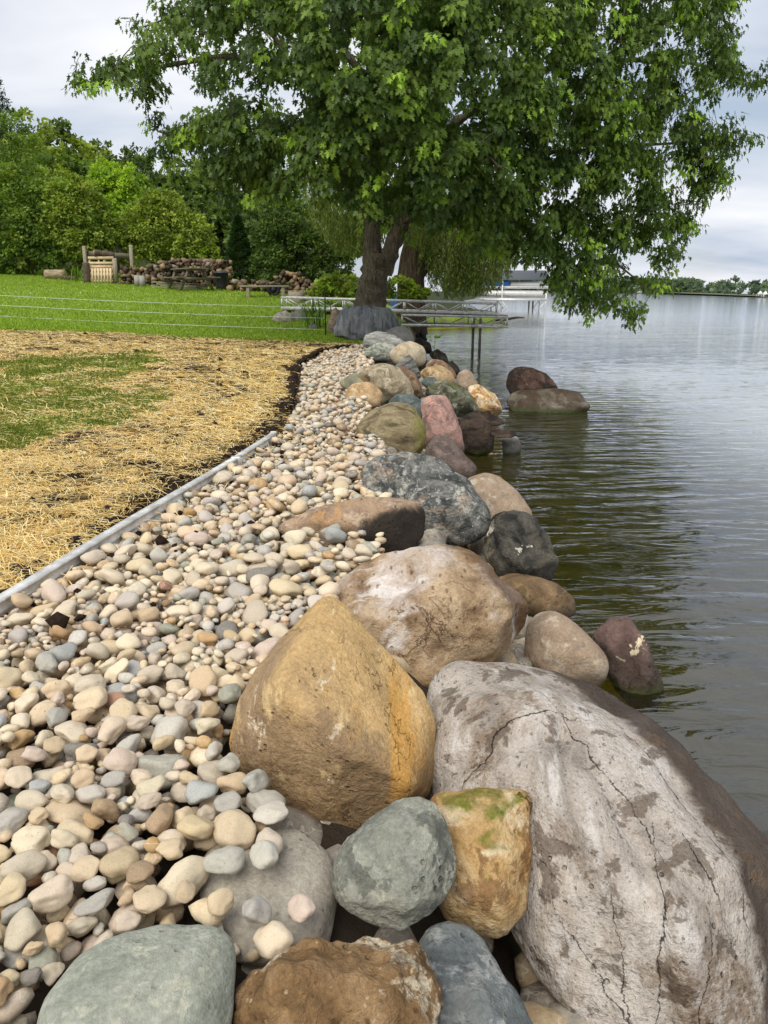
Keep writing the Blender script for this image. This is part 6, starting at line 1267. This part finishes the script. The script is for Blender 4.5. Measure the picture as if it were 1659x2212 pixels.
for i, (px, pt, Y, w, kd) in sorted(enumerate(HT), key=lambda t: t[1][0]):
    topz = aty(px, pt, Y)[2]; b = np.array(gp(px, Y)); c = aty(px, pt, Y); h = max(3.0, topz - b[2]); q = np.random.default_rng(400 + i); cx = (c[0], Y)
    bl_ = [(cx[0], cx[1], topz - h * 0.28, w * 0.62, w * 0.6, h * 0.28)] + [(cx[0] + math.cos(a) * w * 0.42, cx[1] + math.sin(a) * w * 0.4, topz - h * q.uniform(0.38, 0.75), w * q.uniform(0.36, 0.5), w * 0.42, h * q.uniform(0.16, 0.24)) for a in q.uniform(0, 6.28, 6)]
    pal = {'o': OLV, 'm': MID, 'd': DRK}[kd]; wd = WORDS['omd'.index(kd)]; seen_kind[kd] = seen_kind.get(kd, 0) + 1
    plant('woodland_tree', '%s leafy tree in the woods on the rise, %s such from the frame edge' % (wd, ORD[seen_kind[kd] - 1]), 'tree', b, bl_, 3600, 0.42, pal, 400 + i, 'trees of the woods on the rise', 1, 0.2, part='crown', stem_part='trunk', clump=0.36)
pb = np.array(gp(8, 66)); pn = empty('pine_tree', tuple(pb)); tag(pn, 'dark pine rising above the woods at the frame edge', 'tree'); q = np.random.default_rng(77); top = aty(8, 138, 66)[2] - pb[2]
n = 5000; lv = q.integers(0, 9, n); hz = top * (0.45 + 0.065 * lv); rad = (10 - lv) * 0.24 * q.random(n) ** 0.6; th = q.integers(0, 6, n) * 1.05 + lv * 0.5 + q.normal(0, 0.22, n)
P = np.stack([rad * np.cos(th), rad * np.sin(th), hz + rad * 0.25 + q.normal(0, 0.18, n)], 1)
o = obj('crown', leaves_mesh('pine_crown', P, unit(q.normal(size=(n, 3)) + [0, 0, 0.7]), q.normal(size=(n, 3)), q.uniform(0.25, 0.45, n), np.array([lin(46, 62, 44), lin(60, 76, 52)])[q.integers(2, size=n)], [(0, 0), (0.1, 0.4), (0, 1)]), M_FOL, pn); o['kind'] = 'stuff'
MB().tube([(0, 0, -0.3), (0, 0, top * 0.5), (0, 0, top)], [0.25, 0.18, 0.04], 8).build('trunk', M_MBARK, pn)
bs = np.array(gp(705, 44)); bt = empty('bare_trunk_tree', tuple(bs)); tag(bt, 'pale slender tree trunk behind the dark shrub', 'tree'); MB().tube([(0, 0, -0.2), (0.05, 0, 2), (-0.05, 0, 4.2), (0, 0, 6.5)], [0.16, 0.14, 0.12, 0.08], 9, True, 0.08).build('trunk', plainmat('pale_bark', lin(168, 150, 128), 0.9, var=0.3, scale=8), bt, smooth=True)

# --- weeping willow behind the dock
wb = np.array(gp(888, 31.0)); wil = empty('willow_tree', tuple(wb)); tag(wil, 'weeping willow with furrowed trunk behind the dock', 'tree'); q = np.random.default_rng(55)
S = np.array([wb + [0, 0, -0.3], aty(888, 640, 31), aty(886, 600, 31), aty(894, 560, 31), aty(905, 510, 31), aty(915, 420, 31.2)]); wtr = MB().tube(S - wb, [0.62, 0.52, 0.50, 0.52, 0.5, 0.3], 20, True, 0.14, 5).build('trunk', M_WBARK, wil, smooth=True)
S = np.array([aty(908, 590, 31.1), aty(924, 560, 31.2), aty(960, 500, 31.4), aty(1000, 420, 31.6)]); MB().tube(S - wb, [0.26, 0.24, 0.2, 0.12], 12, True, 0.1, 6).build('limb', M_WBARK, wtr, smooth=True)
S = np.array([aty(905, 520, 31.1), aty(840, 440, 31.4), aty(760, 400, 32), aty(690, 400, 32.4)]); MB().tube(S - wb, [0.24, 0.2, 0.14, 0.08], 12, True, 0.1, 7).build('limb', M_WBARK, wtr, smooth=True)
Ps, Ts, Ss, Cs_ = [], [], [], []
for i in range(1150):
    px = q.uniform(660, 1130); x_top = q.uniform(380, 500); low = np.interp(px, [660, 720, 790, 850, 905, 935, 1000, 1060, 1130], [470, 540, 560, 520, 540, 640, 648, 640, 560]) * q.uniform(0.90, 1.0)
    Y = q.uniform(28.4, 33.5); 
    if low < x_top + 30: continue
    a, b = aty(px, x_top, Y), aty(px + q.normal(0, 6), low, Y); m = int(16 + (a[2] - b[2]) * 20); u = q.random(m); pt = a + (b - a) * u[:, None] + q.normal(0, 0.035, (m, 3)) + np.stack([0.07 * np.sin(u * 5 + i), 0.05 * np.cos(u * 4 + i), 0 * u], 1)
    Ps.append(pt); Ts.append(unit(np.stack([q.normal(0, 0.45, m), q.normal(0, 0.45, m), -np.ones(m)], 1))); Ss.append(q.uniform(0.10, 0.19, m)); Cs_.append(np.broadcast_to(np.array([lin(112, 124, 60), lin(126, 136, 70), lin(94, 108, 50), lin(76, 92, 42)][int(q.integers(4))]), (m, 3)) * q.uniform(0.85, 1.15, (m, 1)))
Ps, Ts, Ss, Cs_ = map(np.concatenate, (Ps, Ts, Ss, Cs_)); n = len(Ps); print('WILLOW', n)
o = obj('crown', leaves_mesh('willow_crown', Ps - wb, Ts, unit(q.normal(size=(n, 3))), Ss, Cs_, [(0, 0), (0.13, 0.4), (0, 1)]), M_FOL, wil); o['kind'] = 'stuff'
# a weed on the rocks
wd = np.array(aty(938, 748, 17.6)); wr = empty('weed', tuple(wd + [0, 0, -0.12])); tag(wr, 'small bright green leafy weed between dark shore rocks', 'plant')
for i in range(11):
    a = q.uniform(0, 6.28); h = q.uniform(0.05, 0.36); b = np.array([[math.cos(a) * 0.10 * q.random(), math.sin(a) * 0.08, h]])
    obj('leaf', leaves_mesh('leaf', b, np.array([[math.cos(a), -0.3, 0.3]]), np.array([[0, -0.5, 1.0]]), np.array([0.13]), np.array([lin(112, 150, 48)]), OVAL), M_FOL, wr)
MB().tube([(0, 0, -0.1), (0.01, 0, 0.15), (0, 0.01, 0.36)], [0.008, 0.006, 0.003], 5).build('stem', M_MBARK, wr)

# ------------------------------------------------------------------ far side of the lake
M_WHITE = plainmat('white_paint', lin(232, 230, 226), 0.5, var=0.05); M_NAVY = plainmat('charcoal_canvas', lin(84, 88, 94), 0.8, var=0.15); M_BLUE2 = plainmat('blue_hull', lin(44, 104, 176), 0.4, var=0.08); M_GLASS = plainmat('dark_window', lin(46, 54, 62), 0.2, var=0.1)
def FY(px): return np.interp(px, [700, 1100, 1357, 1659, 2100], [620, 560, 470, 190, 120])
q = np.random.default_rng(91)
pxs = np.linspace(950, 2100, 60); V = []; 
for a in pxs:
    Y = FY(a); x = (a - 829.5) / FPX * (Y * CP + 1.8 * SP); V += [(x, Y, -2.0), (x, Y + 0.5, WATER + 0.10), (x + 3, Y + 12, WATER + 0.3), (x + 60, Y + 300, 0.6)]
F = [(i * 4 + j, (i + 1) * 4 + j, (i + 1) * 4 + j + 1, i * 4 + j + 1) for i in range(59) for j in range(3)]
tag(obj('far_shore', mesh_faces('far_shore', np.array(V), F, True), plainmat('far_bank', lin(92, 96, 66), 0.95, var=0.2, scale=0.3)), kind='structure')
bl_ = []
for i in range(480):
    a = q.uniform(960, 2080); Y = FY(a) + q.uniform(4, 40); h = Y * 27 / FPX * q.uniform(0.62, 1.0) + 0.3; x = (a - 829.5) / FPX * (Y * CP + 1.8 * SP); bl_.append((x, Y, WATER + 0.4 + h * 0.5, h * q.uniform(0.5, 0.9), h * 0.6, h * 0.52))
P, tip, nr, s, c = leaf_cloud(bl_, 60000, 2.0, [lin(88, 106, 84), lin(100, 118, 92), lin(78, 96, 80)], 92, clump=0.4)  # greens lightened and blued: distance haze put into the leaf colours
s = s * np.clip(P[:, 1] / 480, 0.25, 1.1)
tag(obj('far_woods', leaves_mesh('far_woods', P, tip, nr, s, c, RHOMB), M_FOL), 'low green woods along the far side of the lake', 'woods', kind='stuff')
def fpos(px, dy=0): Y = float(FY(px)) + dy; return Vector(((px - 829.5) / FPX * (Y * CP + 1.8 * SP), Y, WATER + 0.25)), Y / FPX
for px, lb in ((1641, 'white pointed tent on the far shore'), (1652, 'white pointed tent on the far shore next to the first, nearer the frame edge')):
    c, k = fpos(px, -0.5); t = empty('tent', c); tag(t, lb, 'tent', 'tents on the far shore'); w = 5.2 * k
    MB().add([(-w, -w, 4 * k), (w, -w, 4 * k), (w, w, 4 * k), (-w, w, 4 * k), (0, 0, 11.5 * k)], [(0, 1, 4), (1, 2, 4), (2, 3, 4), (3, 0, 4), (3, 2, 1, 0)]).build('roof', M_WHITE, t)
    for sx in (-1, 1):
        for sy in (-1, 1): MB().beam((sx * w * 0.93, sy * w * 0.93, -0.1), (sx * w * 0.93, sy * w * 0.93, 4 * k), 0.08, 0.08, (0, 1, 0)).build('pole', M_WHITE, t)
c, k = fpos(1388, -1); hs = empty('house', c); tag(hs, 'white house with grey roof on the far shore', 'house'); w = 9 * k
MB().box((-w, 0, 0), (w, w, 9 * k)).build('wall', M_WHITE, hs); MB().add([(-w * 1.1, -0.4, 9 * k), (w * 1.1, -0.4, 9 * k), (w * 1.1, w + 0.4, 9 * k), (-w * 1.1, w + 0.4, 9 * k), (-w * 1.1, w / 2, 14 * k), (w * 1.1, w / 2, 14 * k)], [(0, 1, 5, 4), (2, 3, 4, 5), (0, 4, 3), (1, 2, 5), (3, 2, 1, 0)]).build('roof', M_NAVY, hs)
for i in range(3): xa = -w * 0.6 + i * w * 0.6; wn_ = MB().box((xa - 0.9 * k, -0.06, 2.5 * k), (xa + 0.9 * k, -0.01, 6.5 * k)).build('window', M_WHITE, hs); MB().box((xa - 0.7 * k, -0.10, 2.8 * k), (xa + 0.7 * k, -0.065, 6.2 * k)).build('pane', M_GLASS, wn_)
# pontoon boat on a lift
Y = 80.0; k = Y / FPX; bx = (1100 - 829.5) * k
def zz(py): return EYE + (627 - py) * k * 1.0
bo = empty('pontoon_boat', (bx, Y, 0)); tag(bo, 'silver pontoon boat with blue side under a charcoal canopy', 'boat')
for dy in (-1.0, 1.0): xs = np.array([-3.0, -2.7, 2.6, 3.2]); MB().tube(np.stack([xs, np.full(4, dy), np.array([zz(633), zz(633), zz(634), zz(631)])], 1), [0.18, 0.31, 0.31, 0.10], 14).build('pontoon', M_ALU, bo, smooth=True)
MB().box((-3.1, -1.25, zz(624)), (3.1, 1.25, zz(618.5))).build('deck', M_WHITE, bo); MB().box((-3.0, -1.28, zz(618)), (-0.7, -1.2, zz(607))).build('side_panel', M_BLUE2, bo); MB().box((-0.6, -1.28, zz(618)), (2.9, -1.2, zz(611))).build('side_panel', M_WHITE, bo); MB().box((-3.0, 1.2, zz(618)), (2.9, 1.28, zz(609))).build('side_panel', M_WHITE, bo)
MB().box((-3.02, -1.29, zz(622.5)), (3.05, -1.255, zz(620.5))).build('trim', M_ALU, bo)
lf = empty('boat_lift', (bx, Y, WATER)); tag(lf, 'aluminium boat lift with charcoal canopy standing in the lake', 'boat lift')
for s, px in ((-1, 1070), (1, 1160)):
    for dy in (-1.6, 1.6): x_ = (px - 1100) * k; MB().beam((x_, dy, -0.8), (x_, dy, zz(606 if s < 0 else 628) - WATER), 0.12, 0.12, (0, 1, 0)).build('post', M_ALU, lf); MB().beam((x_, dy, 0.75), (x_ - s * 20 * k, dy, -0.4), 0.07, 0.07, (0, 1, 0)).build('brace', M_ALU, lf)
for dy in (-1.6, 1.6): MB().box((-3.2, dy - 0.07, zz(648) - WATER), (3.0, dy + 0.07, zz(643) - WATER)).build('cradle_beam', M_ALU, lf)
pr = [(-1.75, zz(607)), (-1.6, zz(594)), (-0.9, zz(588)), (0.9, zz(588)), (1.6, zz(594)), (1.75, zz(607))]
MB().add([(-3.4, y_, z_ - WATER) for y_, z_ in pr] + [(2.9, y_, z_ - WATER) for y_, z_ in pr], [(i, i + 1, 6 + i + 1, 6 + i) for i in range(5)] + [(5, 4, 3, 2, 1, 0), (6, 7, 8, 9, 10, 11)]).build('canopy', M_NAVY, lf)
for xx_ in (1.6, 2.0): MB().beam((xx_, 0.4, -0.8), (xx_, 0.4, zz(648) - WATER), 0.14, 0.14, (0, 1, 0)).build('post', M_LEG, lf)
# blue bin beyond the maple
p = gp(857, 36.0); bb = empty('blue_barrel', p + Vector((0, 0, -0.02))); tag(bb, 'small blue barrel between maple trunk and willow trunk', 'barrel'); MB().tube([(0, 0, 0), (0, 0, 0.1), (0, 0, 0.75), (0, 0, 0.8)], [0.24, 0.26, 0.26, 0.22], 16).build('body', M_BLUE2, bb); MB().tube([(0, 0, 0.802), (0, 0, 0.83)], [0.235, 0.23], 16).build('lid', M_WHITE, bb)
